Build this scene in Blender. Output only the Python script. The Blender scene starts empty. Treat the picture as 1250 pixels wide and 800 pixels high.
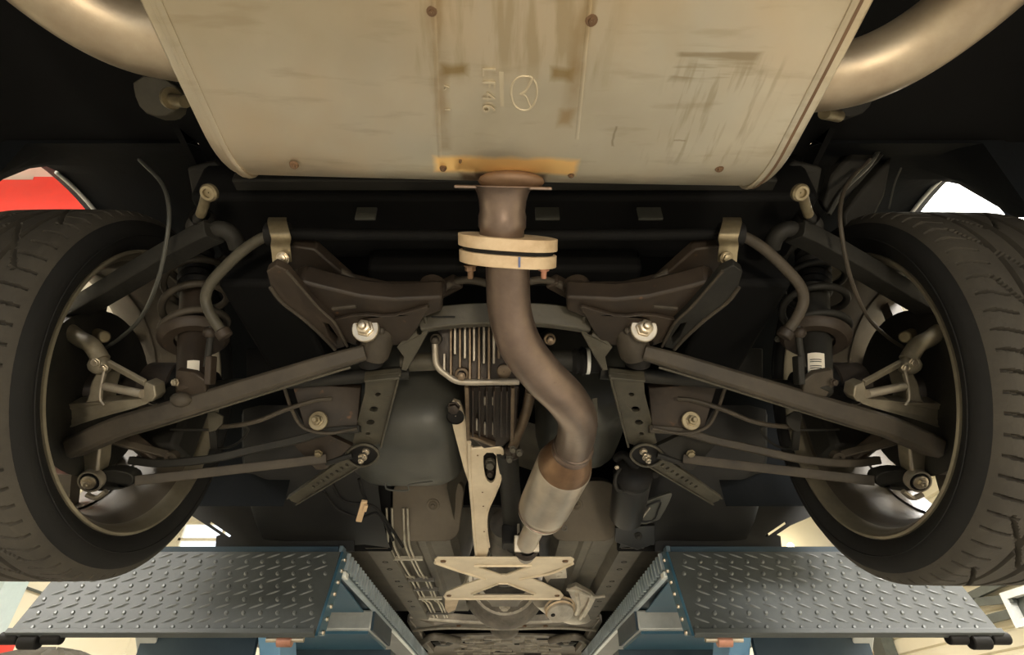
import bpy, bmesh, math, random
from math import sin, cos, pi, radians, sqrt, atan2
from mathutils import Vector, Matrix
from mathutils.geometry import tessellate_polygon
random.seed(7)
SC = bpy.context.scene
COL = SC.collection

# ------------------------------------------------------------------ camera
H = 1.45                     # eye height above the workshop floor
F = 700.0                    # focal length in pixels of the 1250 wide frame
PCX, PCY = 616.0, 400.0
TH = math.atan(520.0/700.0)  # the phone is tipped up under the car
CT, ST = cos(TH), sin(TH)
cd = bpy.data.cameras.new('camera'); cam = bpy.data.objects.new('camera', cd); COL.objects.link(cam)
cd.sensor_width = 36.0; cd.lens = F/1250*36.0; cd.shift_x = 9.0/1250.0
cd.clip_start = 0.02; cd.clip_end = 100
cam.location = (0, 0, H); cam.rotation_euler = (pi/2+TH, 0, 0)
SC.camera = cam

# ------------------------------------------------------------------ world, light, exposure
w = bpy.data.worlds.new('overcast_sky'); SC.world = w; w.use_nodes = True
wb = w.node_tree.nodes['Background']; wb.inputs[0].default_value = (0.86, 0.93, 1.0, 1); wb.inputs[1].default_value = 1.6
SC.view_settings.view_transform = 'Standard'; SC.view_settings.look = 'None'
SC.view_settings.gamma = 1; SC.view_settings.use_curve_mapping = False
SC.view_settings.exposure = 0.28

def area_light(name, loc, target, sx, sy, power, color):
    l = bpy.data.lights.new(name, 'AREA'); l.shape = 'RECTANGLE'; l.size = sx; l.size_y = sy
    l.energy = power; l.color = color
    o = bpy.data.objects.new(name, l); COL.objects.link(o); o.location = loc
    o.rotation_euler = (Vector(target)-Vector(loc)).to_track_quat('-Z', 'Y').to_euler()
    return o
WARM = (1.0, 0.86, 0.66)
area_light('ceiling_light_right', (3.5, 2.75, 4.50), (3.5, 2.75, 0), 1.5, 1.5, 130, (1, 0.97, 0.92))
area_light('added_light_right_rear', (3.6, -1.2, 4.50), (3.6, -1.2, 0), 1.5, 1.5, 380, (1, 0.96, 0.90))  # unseen lamp, added to brighten the right ramp flap
area_light('added_light_left', (-3.4, 0.2, 4.50), (-3.4, 0.2, 0), 1.5, 1.5, 130, (1, 0.95, 0.86))  # unseen lamp, added to light the left side
area_light('added_light_back', (0.0, -2.6, 4.50), (0, -2.6, 0), 2.4, 1.2, 260, WARM)  # added out of view, its floor bounce lights the underside
area_light('added_light_far', (0.0, 6.5, 4.50), (0, 6.5, 0), 2.4, 1.2, 200, (1, 0.95, 0.86))  # added out of view to light the front end
area_light('added_work_beam', (0.35, -1.75, 0.62), (0.0, 0.75, 1.95), 0.26, 0.20, 20, (1.0, 0.84, 0.62))  # beam of the added lamp, unseen behind the viewer

# ------------------------------------------------------------------ back-projection helpers (car frame, metres)
def ray(px, py):
    u, v = px-PCX, py-PCY
    return Vector((u/F, CT+v/F*ST, ST-v/F*CT))
def M(px, py, d, s=-1):
    r = ray(px, py)*d; r.z += H
    if s > 0: r.x = -r.x
    return r
def atz(px, py, z, s=-1):
    r = ray(px, py); return M(px, py, z/r.z, s)
def aty(px, py, y, s=-1):
    r = ray(px, py); return M(px, py, y/r.y, s)
def V(x, y, z): return Vector((x, y, z+H))
def Vs(x, y, z, s): return Vector((x*s, y, z+H))

# ------------------------------------------------------------------ materials
def _n(nt, typ, **kw):
    n = nt.nodes.new(typ)
    for k, v in kw.items(): setattr(n, k, v)
    return n
def mat(name, c1, c2=None, metal=0.0, rough=0.6, scale=14.0, bump=0.15, fine=90.0, spots=None, spot_amt=0.62, spec=0.5):
    m = bpy.data.materials.new(name); m.use_nodes = True; nt = m.node_tree; L = nt.links
    b = nt.nodes['Principled BSDF']; b.inputs['Metallic'].default_value = metal
    b.inputs['Specular IOR Level'].default_value = spec
    c2 = c2 or tuple(x*0.6 for x in c1)
    tc = _n(nt, 'ShaderNodeTexCoord')
    n1 = _n(nt, 'ShaderNodeTexNoise'); n1.inputs['Scale'].default_value = scale; n1.inputs['Detail'].default_value = 6; n1.inputs['Roughness'].default_value = 0.65
    n2 = _n(nt, 'ShaderNodeTexNoise'); n2.inputs['Scale'].default_value = fine; n2.inputs['Detail'].default_value = 4
    L.new(tc.outputs['Object'], n1.inputs['Vector']); L.new(tc.outputs['Object'], n2.inputs['Vector'])
    r = _n(nt, 'ShaderNodeValToRGB'); r.color_ramp.elements[0].position = 0.32; r.color_ramp.elements[1].position = 0.68
    r.color_ramp.elements[0].color = (*c2, 1); r.color_ramp.elements[1].color = (*c1, 1)
    L.new(n1.outputs['Fac'], r.inputs['Fac'])
    out = r.outputs['Color']
    if spots:
        r2 = _n(nt, 'ShaderNodeValToRGB'); r2.color_ramp.elements[0].position = spot_amt; r2.color_ramp.elements[1].position = spot_amt+0.1
        L.new(n2.outputs['Fac'], r2.inputs['Fac'])
        mx = _n(nt, 'ShaderNodeMixRGB'); mx.inputs[2].default_value = (*spots, 1)
        L.new(r2.outputs['Color'], mx.inputs[0]); L.new(out, mx.inputs[1]); out = mx.outputs[0]
    L.new(out, b.inputs['Base Color'])
    mr = _n(nt, 'ShaderNodeMapRange'); mr.inputs['To Min'].default_value = max(0.03, rough-0.12); mr.inputs['To Max'].default_value = min(1, rough+0.14)
    L.new(n1.outputs['Fac'], mr.inputs['Value']); L.new(mr.outputs[0], b.inputs['Roughness'])
    if bump:
        bp = _n(nt, 'ShaderNodeBump'); bp.inputs['Strength'].default_value = bump; bp.inputs['Distance'].default_value = 0.002
        L.new(n2.outputs['Fac'], bp.inputs['Height']); L.new(bp.outputs[0], b.inputs['Normal'])
    return m
def emit(name, c, s):
    m = bpy.data.materials.new(name); m.use_nodes = True; nt = m.node_tree
    b = nt.nodes['Principled BSDF']; b.inputs['Base Color'].default_value = (*c, 1)
    b.inputs['Emission Color'].default_value = (*c, 1); b.inputs['Emission Strength'].default_value = s
    return m

MT = {}
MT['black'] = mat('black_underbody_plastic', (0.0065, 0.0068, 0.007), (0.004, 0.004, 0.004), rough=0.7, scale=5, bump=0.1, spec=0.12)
MT['liner'] = mat('grey_black_felt_liner', (0.008, 0.010, 0.012), (0.005, 0.006, 0.007), rough=0.9, scale=9, bump=0.3, spec=0.12)
MT['satin'] = mat('satin_black_plastic', (0.017, 0.017, 0.016), (0.010, 0.010, 0.010), rough=0.42, spec=0.3, scale=6, bump=0.06)
MT['bodypaint'] = mat('dark_body_paint', (0.03, 0.035, 0.05), (0.025, 0.03, 0.04), rough=0.25, bump=0)
MT['floorpan'] = mat('undersealed_floor_steel', (0.165, 0.15, 0.115), (0.072, 0.065, 0.050), rough=0.62, scale=7, bump=0.35, fine=60, spots=(0.05, 0.04, 0.03), spot_amt=0.66)
MT['pan_brown'] = mat('brown_dusty_panel', (0.135, 0.112, 0.078), (0.085, 0.07, 0.05), rough=0.6, scale=6, bump=0.2)
MT['rail_grey'] = mat('grey_frame_rail', (0.15, 0.14, 0.12), (0.08, 0.075, 0.065), rough=0.6, scale=10, bump=0.25)
MT['subframe'] = mat('rusty_black_subframe', (0.044, 0.032, 0.022), (0.018, 0.0135, 0.010), spec=0.35, metal=0.0, rough=0.55, scale=11, bump=0.3, fine=55, spots=(0.12, 0.06, 0.03), spot_amt=0.68)
MT['bridge'] = mat('grey_crossmember_face', (0.095, 0.088, 0.067), (0.055, 0.050, 0.039), metal=0.1, rough=0.5, scale=12, bump=0.25, spots=(0.05, 0.035, 0.025), spot_amt=0.67)
MT['arm'] = mat('dusty_black_arm', (0.070, 0.058, 0.043), (0.033, 0.028, 0.021), spec=0.3, metal=0.0, rough=0.58, scale=13, bump=0.3, fine=70, spots=(0.05, 0.035, 0.025), spot_amt=0.7)
MT['armdark'] = mat('dark_painted_arm', (0.026, 0.025, 0.021), (0.013, 0.0125, 0.011), spec=0.25, metal=0.0, rough=0.6, scale=12, bump=0.25)
MT['bracket'] = mat('olive_grey_bracket', (0.088, 0.080, 0.058), (0.046, 0.042, 0.031), metal=0.1, spec=0.35, rough=0.52, scale=12, bump=0.25, spots=(0.06, 0.04, 0.025), spot_amt=0.68)
MT['zinc'] = mat('bright_zinc_bolt', (0.64, 0.57, 0.45), (0.42, 0.36, 0.27), metal=0.85, rough=0.32, scale=40, bump=0.05)
MT['olivezinc'] = mat('yellow_passivated_zinc', (0.36, 0.31, 0.20), (0.20, 0.16, 0.095), metal=0.6, rough=0.42, scale=30, bump=0.05)
MT['alu'] = mat('dull_cast_aluminium', (0.33, 0.295, 0.22), (0.19, 0.165, 0.12), metal=0.45, rough=0.5, scale=16, bump=0.35)
MT['diff'] = mat('oily_cast_aluminium_case', (0.22, 0.165, 0.11), (0.10, 0.072, 0.047), metal=0.6, rough=0.38, scale=16, bump=0.3)
MT['diffdark'] = mat('oily_dark_iron_case', (0.045, 0.032, 0.024), (0.016, 0.012, 0.009), metal=0.3, rough=0.35, scale=16, bump=0.2)
MT['finlight'] = mat('bright_fin_edge', (0.42, 0.38, 0.31), (0.25, 0.22, 0.18), metal=0.5, rough=0.4, scale=16, bump=0.1)
MT['pipe'] = mat('brown_heat_stained_steel_pipe', (0.27, 0.205, 0.165), (0.145, 0.108, 0.088), metal=0.78, rough=0.36, scale=9, bump=0.3, fine=45, spots=(0.16, 0.11, 0.08), spot_amt=0.7)
MT['flange'] = mat('cream_rusted_flange_steel', (0.66, 0.53, 0.36), (0.45, 0.32, 0.19), metal=0.3, rough=0.5, scale=22, bump=0.25)
MT['tailpipe'] = mat('hazy_stainless_tailpipe', (0.44, 0.375, 0.275), (0.28, 0.215, 0.15), metal=0.75, rough=0.42, scale=8, bump=0.12)
MT['reson'] = mat('bright_resonator_steel', (0.56, 0.50, 0.41), (0.38, 0.33, 0.27), metal=0.7, rough=0.36, scale=9, bump=0.15)
MT['resoncone'] = mat('brown_tinted_cone_steel', (0.27, 0.165, 0.09), (0.13, 0.075, 0.045), metal=0.6, rough=0.34, scale=14, bump=0.2)
MT['cream'] = mat('cream_anodised_aluminium', (0.80, 0.69, 0.51), (0.62, 0.52, 0.37), metal=0.15, rough=0.46, scale=12, bump=0.15, fine=50, spots=(0.35, 0.25, 0.15), spot_amt=0.74)
MT['shield'] = mat('pale_heat_shield_alu', (0.72, 0.66, 0.55), (0.45, 0.40, 0.32), metal=0.4, rough=0.42, scale=18, bump=0.4)
MT['trans'] = mat('grey_brown_gearbox_casting', (0.24, 0.21, 0.17), (0.10, 0.088, 0.07), metal=0.3, rough=0.5, scale=18, bump=0.4)
MT['front'] = mat('dusty_front_subframe', (0.22, 0.195, 0.155), (0.10, 0.088, 0.07), metal=0.15, rough=0.55, scale=12, bump=0.3)
MT['frontlip'] = mat('pale_dusty_pressing_edge', (0.46, 0.42, 0.34), (0.28, 0.25, 0.20), metal=0.2, rough=0.5, scale=25, bump=0.2)
MT['tank'] = mat('grey_moulded_tank_shield', (0.072, 0.073, 0.063), (0.050, 0.051, 0.045), metal=0.1, spec=0.4, rough=0.42, scale=5, bump=0.12)
MT['rubber'] = mat('tyre_rubber', (0.014, 0.014, 0.0135), (0.010, 0.010, 0.010), spec=0.2, rough=0.78, scale=10, bump=0.2, fine=120)
MT['tread'] = mat('worn_tread_rubber', (0.060, 0.054, 0.043), (0.038, 0.034, 0.028), spec=0.3, rough=0.78, scale=10, bump=0.3, fine=150)
MT['softrubber'] = mat('soft_black_rubber', (0.012, 0.011, 0.010), (0.006, 0.006, 0.006), spec=0.2, rough=0.6, bump=0.1)
MT['rimlip'] = mat('dusty_painted_rim_edge', (0.30, 0.27, 0.20), (0.18, 0.16, 0.12), metal=0.55, rough=0.36, scale=10, bump=0.1)
MT['rim'] = mat('dusty_dark_rim_barrel', (0.11, 0.093, 0.070), (0.065, 0.055, 0.042), metal=0.2, rough=0.5, scale=8, bump=0.12)
MT['disc'] = mat('brake_disc_iron', (0.10, 0.085, 0.07), (0.05, 0.04, 0.035), metal=0.6, rough=0.4, scale=20, bump=0.1)
MT['chequer'] = mat('charcoal_chequer_plate_paint', (0.075, 0.083, 0.080), (0.050, 0.056, 0.055), metal=0.0, spec=0.3, rough=0.5, scale=6, bump=0.2, fine=80)
MT['glintstud'] = mat('chequer_stud_highlight', (0.125, 0.135, 0.13), (0.08, 0.088, 0.088), metal=0.1, rough=0.42, scale=30, bump=0.1)  # paler than the plate: stud highlights painted into the colour
MT['liftteal'] = mat('blue_lift_paint', (0.05, 0.135, 0.195), (0.03, 0.09, 0.14), metal=0.1, rough=0.40, scale=5, bump=0.1)
MT['liftdark'] = mat('navy_lift_paint', (0.020, 0.045, 0.065), (0.012, 0.028, 0.045), rough=0.45, scale=5, bump=0.1)
MT['liftpale'] = mat('worn_pale_lift_steel', (0.48, 0.50, 0.48), (0.30, 0.32, 0.31), metal=0.3, rough=0.38, scale=9, bump=0.15)
MT['liftblue'] = mat('light_blue_scissor_paint', (0.16, 0.33, 0.52), (0.11, 0.25, 0.41), rough=0.4, scale=6, bump=0.1)
MT['railface'] = mat('blue_grey_rail_face', (0.13, 0.18, 0.21), (0.09, 0.13, 0.16), metal=0.3, rough=0.4, scale=20, bump=0.1)
MT['galv'] = mat('galvanised_toothed_rail', (0.62, 0.70, 0.74), (0.42, 0.50, 0.54), metal=0.35, rough=0.36, scale=20, bump=0.1)
MT['wall'] = mat('cream_wall_paint', (0.88, 0.83, 0.68), (0.84, 0.78, 0.62), rough=0.8, scale=1.2, bump=0.05)
MT['cladding'] = mat('beige_profiled_cladding', (0.72, 0.66, 0.50), (0.64, 0.58, 0.43), rough=0.6, scale=1.5, bump=0.05)
MT['ceiling'] = mat('off_white_ceiling', (0.80, 0.79, 0.73), (0.74, 0.73, 0.68), rough=0.85, scale=1.5, bump=0.05)
MT['concrete'] = mat('pale_polished_concrete', (0.23, 0.21, 0.175), (0.17, 0.155, 0.13), rough=0.45, scale=1.6, bump=0.1, fine=40)
MT['darksteel'] = mat('dark_green_grey_steelwork', (0.10, 0.11, 0.095), (0.07, 0.078, 0.068), rough=0.5, bump=0.05)
MT['slat'] = mat('tan_shutter_slat', (0.45, 0.34, 0.22), (0.38, 0.28, 0.18), rough=0.55, scale=3, bump=0.05)
MT['palewhite'] = mat('white_painted_metal', (0.82, 0.84, 0.80), (0.74, 0.76, 0.73), rough=0.4, bump=0)
MT['paleblue'] = mat('pale_blue_painted_metal', (0.55, 0.68, 0.70), (0.5, 0.62, 0.65), rough=0.4, bump=0)
MT['red'] = mat('red_sign_paint', (0.80, 0.045, 0.03), (0.74, 0.04, 0.028), rough=0.45, bump=0)
MT['sticker'] = mat('white_paper_sticker', (0.85, 0.80, 0.68), (0.8, 0.74, 0.62), rough=0.6, bump=0)
MT['tanclip'] = mat('tan_plastic_connector', (0.62, 0.44, 0.26), (0.5, 0.35, 0.2), rough=0.5, bump=0)
MT['coppery'] = mat('coppery_rust_bolt', (0.55, 0.28, 0.20), (0.35, 0.16, 0.10), metal=0.5, rough=0.4, bump=0.1)
MT['line'] = mat('plated_steel_brake_line', (0.52, 0.48, 0.38), (0.32, 0.29, 0.22), metal=0.5, rough=0.35, scale=30, bump=0)
MT['blueink'] = mat('blue_paint_mark', (0.12, 0.16, 0.32), rough=0.6, bump=0)
MT['ink'] = mat('dark_printed_ink', (0.03, 0.03, 0.03), rough=0.6, bump=0)
MT['lamp'] = emit('lit_lamp_diffuser', (1.0, 0.97, 0.92), 14)
MT['lampwarm'] = emit('lit_warm_bulb', (1.0, 0.85, 0.55), 30)
MT['boltbrown'] = mat('brown_weld_spot', (0.20, 0.12, 0.065), (0.12, 0.07, 0.04), metal=0.4, rough=0.5, bump=0.1)

def muffler_material():
    """brushed stainless, yellow-brown tint, rust runs along two seams, scrapes and an orange patch at the inlet"""
    m = bpy.data.materials.new('tinted_stainless_muffler'); m.use_nodes = True; nt = m.node_tree; L = nt.links
    b = nt.nodes['Principled BSDF']; tc = _n(nt, 'ShaderNodeTexCoord')
    sep = _n(nt, 'ShaderNodeSeparateXYZ'); L.new(tc.outputs['Object'], sep.inputs[0])
    def noise(scale, det=5, sx=1, sy=1):
        mp = _n(nt, 'ShaderNodeMapping'); mp.inputs['Scale'].default_value = (sx, sy, 1)
        L.new(tc.outputs['Object'], mp.inputs[0])
        n = _n(nt, 'ShaderNodeTexNoise'); n.inputs['Scale'].default_value = scale; n.inputs['Detail'].default_value = det
        L.new(mp.outputs[0], n.inputs['Vector']); return n.outputs['Fac']
    def math_(op, a, c=None, clamp=False):
        n = _n(nt, 'ShaderNodeMath', operation=op); n.use_clamp = clamp
        for i, x in enumerate((a, c)):
            if x is None: continue
            if isinstance(x, (int, float)): n.inputs[i].default_value = x
            else: L.new(x, n.inputs[i])
        return n.outputs[0]
    nz = noise(30, 4)
    jig = math_('MULTIPLY', math_('SUBTRACT', nz, 0.5), 0.012)
    X = math_('ADD', sep.outputs[0], jig); Y = math_('ADD', math_('ADD', sep.outputs[1], 0.30), jig)
    def box(x0, x1, y0, y1, soft):
        cx, cy, hx, hy = (x0+x1)/2, (y0+y1)/2, (x1-x0)/2, (y1-y0)/2
        a = math_('SUBTRACT', math_('ABSOLUTE', math_('SUBTRACT', X, cx)), hx)
        c = math_('SUBTRACT', math_('ABSOLUTE', math_('SUBTRACT', Y, cy)), hy)
        mx = math_('MAXIMUM', a, c)
        return math_('SUBTRACT', 1.0, math_('DIVIDE', mx, soft), True)
    base = _n(nt, 'ShaderNodeValToRGB'); e = base.color_ramp.elements
    e[0].position = 0.3; e[0].color = (0.47, 0.415, 0.31, 1); e[1].position = 0.7; e[1].color = (0.63, 0.585, 0.475, 1)
    L.new(noise(5.5, 6), base.inputs[0]); cur = base.outputs[0]
    def over(col, mask, amt):
        nonlocal cur
        mx = _n(nt, 'ShaderNodeMixRGB'); mx.inputs[2].default_value = (*col, 1)
        L.new(math_('MULTIPLY', mask, amt), mx.inputs[0]); L.new(cur, mx.inputs[1]); L.new(mx.outputs[0], mx.inputs[0]) if False else None
        cur = mx.outputs[0]
    # rear half is yellower, with its dimmer light painted in as darkening
    big = math_('MULTIPLY', math_('SUBTRACT', 0.31, Y), 7.0, True)
    over((0.36, 0.285, 0.165), big, 0.72)
    warm = math_('MULTIPLY', math_('SUBTRACT', noise(3.2, 4), 0.46), 5.0, True)
    over((0.58, 0.42, 0.25), warm, 0.55)
    cool = math_('MULTIPLY', math_('SUBTRACT', noise(7.5, 5, 1.0, 0.6), 0.52), 6.0, True)
    over((0.50, 0.50, 0.44), cool, 0.35)
    drip = math_('MULTIPLY', math_('SUBTRACT', noise(26, 4, 2.2, 0.35), 0.46), 7.0, True)
    over((0.30, 0.22, 0.10), math_('MULTIPLY', box(-0.075, 0.080, 0.05, 0.285, 0.03), drip), 0.45)
    over((0.34, 0.27, 0.17), math_('MULTIPLY', math_('MULTIPLY', math_('SUBTRACT', noise(45, 5, 0.25, 1.2), 0.57), 8.0, True), 0.6), 0.6)
    # stiffening seams with rust runs
    n5 = math_('MULTIPLY', math_('SUBTRACT', noise(22, 4), 0.25), 1.8, True)
    over((0.27, 0.165, 0.06), math_('MULTIPLY', box(-0.0655, -0.0605, 0.1, 0.385, 0.008), n5), 0.85)
    over((0.30, 0.19, 0.07), math_('MULTIPLY', box(0.066, 0.071, 0.1, 0.345, 0.010), n5), 0.7)
    over((0.26, 0.17, 0.05), box(-0.058, -0.040, 0.293, 0.297, 0.007), 0.75)
    over((0.26, 0.17, 0.05), box(0.050, 0.062, 0.296, 0.300, 0.007), 0.75)
    over((0.34, 0.22, 0.09), box(0.062, 0.068, 0.340, 0.352, 0.008), 0.6)
    # orange patch by the inlet, dark brown one in front of it
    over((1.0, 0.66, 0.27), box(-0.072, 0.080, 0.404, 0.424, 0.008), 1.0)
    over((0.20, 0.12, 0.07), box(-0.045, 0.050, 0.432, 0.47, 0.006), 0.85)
    # scrapes
    streak = math_('MULTIPLY', math_('SUBTRACT', noise(60, 3, 0.16, 1.6), 0.47), 9.0, True)
    streak2 = math_('MULTIPLY', math_('SUBTRACT', noise(60, 3, 1.5, 0.2), 0.52), 9.0, True)
    over((0.28, 0.22, 0.13), math_('MULTIPLY', box(0.165, 0.235, 0.272, 0.296, 0.008), streak), 0.75)
    over((0.34, 0.28, 0.18), math_('MULTIPLY', box(0.17, 0.26, 0.29, 0.39, 0.02), streak2), 0.55)
    over((0.25, 0.20, 0.13), box(0.119, 0.1195, 0.355, 0.378, 0.0015), 0.7)
    over((0.25, 0.20, 0.13), box(0.186, 0.197, 0.371, 0.3715, 0.0015), 0.6)
    L.new(cur, b.inputs['Base Color']); b.inputs['Metallic'].default_value = 0.7
    rr = _n(nt, 'ShaderNodeMapRange'); rr.inputs['To Min'].default_value = 0.30; rr.inputs['To Max'].default_value = 0.50
    L.new(noise(14, 5), rr.inputs[0]); L.new(rr.outputs[0], b.inputs['Roughness'])
    bp = _n(nt, 'ShaderNodeBump'); bp.inputs['Strength'].default_value = 0.12; bp.inputs['Distance'].default_value = 0.002
    L.new(noise(120, 3, 0.3, 1), bp.inputs['Height']); L.new(bp.outputs[0], b.inputs['Normal'])
    return m
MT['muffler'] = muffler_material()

# ------------------------------------------------------------------ mesh builder
class MB:
    def __init__(s): s.v = []; s.f = []
    def add(s, vs, fs):
        o = len(s.v); s.v += [Vector(p) for p in vs]; s.f += [tuple(i+o for i in f) for f in fs]; return s
    def box(s, c, size, ax=None):
        ax = ax or (Vector((1,0,0)), Vector((0,1,0)), Vector((0,0,1))); c = Vector(c); h = [x/2 for x in size]
        vs = [c+ax[0]*a*h[0]+ax[1]*b*h[1]+ax[2]*g*h[2] for a in (-1,1) for b in (-1,1) for g in (-1,1)]
        return s.add(vs, [(0,1,3,2),(4,6,7,5),(0,4,5,1),(2,3,7,6),(0,2,6,4),(1,5,7,3)])
    def bar(s, p0, p1, w_, h, up=(0,0,1), w1=None, h1=None):
        p0, p1 = Vector(p0), Vector(p1); d = (p1-p0).normalized(); x = d.cross(Vector(up)).normalized(); z = x.cross(d)
        w1 = w1 or w_; h1 = h1 or h
        vs = [p0+x*a*w_/2+z*b*h/2 for a,b in ((-1,-1),(1,-1),(1,1),(-1,1))]+[p1+x*a*w1/2+z*b*h1/2 for a,b in ((-1,-1),(1,-1),(1,1),(-1,1))]
        return s.add(vs, [(3,2,1,0),(4,5,6,7),(0,1,5,4),(1,2,6,5),(2,3,7,6),(3,0,4,7)])
    def sweep(s, pts, prof, up=(0,0,1), scales=None, closed_prof=True, cap=True):
        pts = [Vector(p) for p in pts]; n = len(prof); rings = []
        upv = Vector(up)
        for i, p in enumerate(pts):
            t = (pts[min(i+1, len(pts)-1)]-pts[max(i-1, 0)]).normalized()
            x = t.cross(upv)
            if x.length < 1e-4: x = t.cross(Vector((0.3, 1, 0.1)))
            x.normalize(); z = x.cross(t); k = scales[i] if scales else 1
            rings.append([p+x*a*k+z*b*k for a, b in prof])
            if i == 0 or True: upv = z
        vs = [q for r in rings for q in r]; fs = []
        m = n if closed_prof else n-1
        for i in range(len(pts)-1):
            for j in range(m):
                a = i*n+j; b = i*n+(j+1) % n; fs.append((a, b, b+n, a+n))
        if cap and closed_prof: fs.append(tuple(range(n-1, -1, -1))); fs.append(tuple((len(pts)-1)*n+j for j in range(n)))
        return s.add(vs, fs)
    def tube(s, pts, r, seg=14, radii=None, cap=True, up=(0,0,1)):
        prof = [(cos(2*pi*k/seg), sin(2*pi*k/seg)) for k in range(seg)]
        rr = radii or [r]*len(pts)
        return s.sweep(pts, prof, up, rr, True, cap)
    def lathe(s, c, axis, prof, seg=32, cap=False):
        """prof: (distance along axis, radius)"""
        c = Vector(c); a = Vector(axis).normalized(); x = a.orthogonal().normalized(); y = a.cross(x)
        vs = [c+a*t+(x*cos(2*pi*k/seg)+y*sin(2*pi*k/seg))*r for t, r in prof for k in range(seg)]
        fs = []
        for i in range(len(prof)-1):
            for k in range(seg):
                k2 = (k+1) % seg; fs.append((i*seg+k, i*seg+k2, (i+1)*seg+k2, (i+1)*seg+k))
        if cap:
            fs.append(tuple(range(seg-1, -1, -1))); fs.append(tuple((len(prof)-1)*seg+k for k in range(seg)))
        return s.add(vs, fs)
    def cyl(s, p0, p1, r, seg=20, r1=None):
        p0, p1 = Vector(p0), Vector(p1)
        return s.lathe(p0, p1-p0, [(0, r), ((p1-p0).length, r if r1 is None else r1)], seg, True)
    def prism(s, outer, vec, holes=()):
        vec = Vector(vec); loops = [[Vector(p) for p in outer]]+[[Vector(p) for p in h] for h in holes]
        flat = [p for l in loops for p in l]; n = len(flat)
        tris = tessellate_polygon(loops)
        fs = [tuple(t) for t in tris]+[tuple(i+n for i in reversed(t)) for t in tris]
        o = 0
        for l in loops:
            m = len(l)
            for i in range(m):
                j = (i+1) % m; fs.append((o+i, o+j, o+j+n, o+i+n))
            o += m
        return s.add(flat+[p+vec for p in flat], fs)
    def grid(s, rows):
        n = len(rows[0]); vs = [p for r in rows for p in r]
        return s.add(vs, [(i*n+j, i*n+j+1, (i+1)*n+j+1, (i+1)*n+j) for i in range(len(rows)-1) for j in range(n-1)])
    def ball(s, c, r, seg=14, sc=(1,1,1)):
        c = Vector(c); vs = []; fs = []; rg = seg//2
        for i in range(rg+1):
            a = pi*i/rg
            for k in range(seg): b = 2*pi*k/seg; vs.append(c+Vector((sin(a)*cos(b)*r*sc[0], sin(a)*sin(b)*r*sc[1], cos(a)*r*sc[2])))
        for i in range(rg):
            for k in range(seg): k2 = (k+1) % seg; fs.append((i*seg+k, i*seg+k2, (i+1)*seg+k2, (i+1)*seg+k))
        return s.add(vs, fs)
    def hexbolt(s, c, axis, r, h, washer=0.0, stud=0.0, wh=0.004):
        """c on the surface, axis points away from it (towards the viewer below)"""
        c = Vector(c); a = Vector(axis).normalized(); t = 0
        if washer: s.lathe(c, a, [(-0.001, washer), (wh*0.8, washer), (wh, washer*0.93), (wh, 0.001)], 28); t = wh
        s.lathe(c, a, [(t, r*1.25), (t+h*0.18, r*1.22), (t+h*0.25, r)], 6); s.lathe(c, a, [(t+h*0.2, r), (t+h*0.92, r), (t+h, r*0.85), (t+h, 0.0005)], 6)
        if stud: s.lathe(c, a, [(t+h, r*0.55), (t+h+stud, r*0.52), (t+h+stud+0.001, r*0.4), (t+h+stud+0.001, 0.0005)], 14)
        return s
    def weld(s, th=radians(38), merge=True):
        return s
def cr(pts, n=8):
    """Catmull-Rom through points"""
    P = [Vector(p) for p in pts]; P = [P[0]*2-P[1]]+P+[P[-1]*2-P[-2]]; out = []
    for i in range(1, len(P)-2):
        a, b, c, d = P[i-1:i+3]
        for k in range(n):
            t = k/n; out.append(0.5*((2*b)+(c-a)*t+(2*a-5*b+4*c-d)*t*t+(3*b-a-3*c+d)*t**3))
    out.append(P[-2]); return out
def circ(c, r, ax, ay, n=14, k=1.0):
    c = Vector(c); return [c+Vector(ax)*r*cos(2*pi*i/n)+Vector(ay)*r*k*sin(2*pi*i/n) for i in range(n)]
def chaikin(pts, it=2):
    P = [Vector(p) for p in pts]
    for _ in range(it):
        Q = []
        for i in range(len(P)):
            a, b = P[i], P[(i+1) % len(P)]; Q += [a*0.75+b*0.25, a*0.25+b*0.75]
        P = Q
    return P
def mesh_of(mb, name, material, origin=Vector((0,0,0)), angle=38):
    me = bpy.data.meshes.new(name); me.from_pydata([tuple(v-origin) for v in mb.v], [], mb.f); me.validate(); me.update()
    bm = bmesh.new(); bm.from_mesh(me); bmesh.ops.recalc_face_normals(bm, faces=bm.faces); bm.to_mesh(me); bm.free()
    me.polygons.foreach_set('use_smooth', [True]*len(me.polygons)); me.set_sharp_from_angle(angle=radians(angle))
    me.materials.append(MT[material] if isinstance(material, str) else material)
    return me
class Thing:
    def __init__(s, name, label, cat, loc, group=None):
        s.loc = Vector(loc); s.o = bpy.data.objects.new(name, None); s.o.empty_display_size = 0.05; COL.objects.link(s.o); s.o.location = s.loc
        s.o['label'] = label; s.o['category'] = cat
        if group: s.o['group'] = group
    def part(s, name, mb, material, parent=None, bev=0, label=None, kind=None, angle=38):
        o = bpy.data.objects.new(name, mesh_of(mb, name, material, s.loc, angle)); COL.objects.link(o); o.parent = parent or s.o
        if bev:
            b = o.modifiers.new('bevel', 'BEVEL'); b.width = bev; b.segments = 2; b.limit_method = 'ANGLE'; b.angle_limit = radians(40)
        if label: o['label'] = label
        if kind: o['kind'] = kind
        return o
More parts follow.
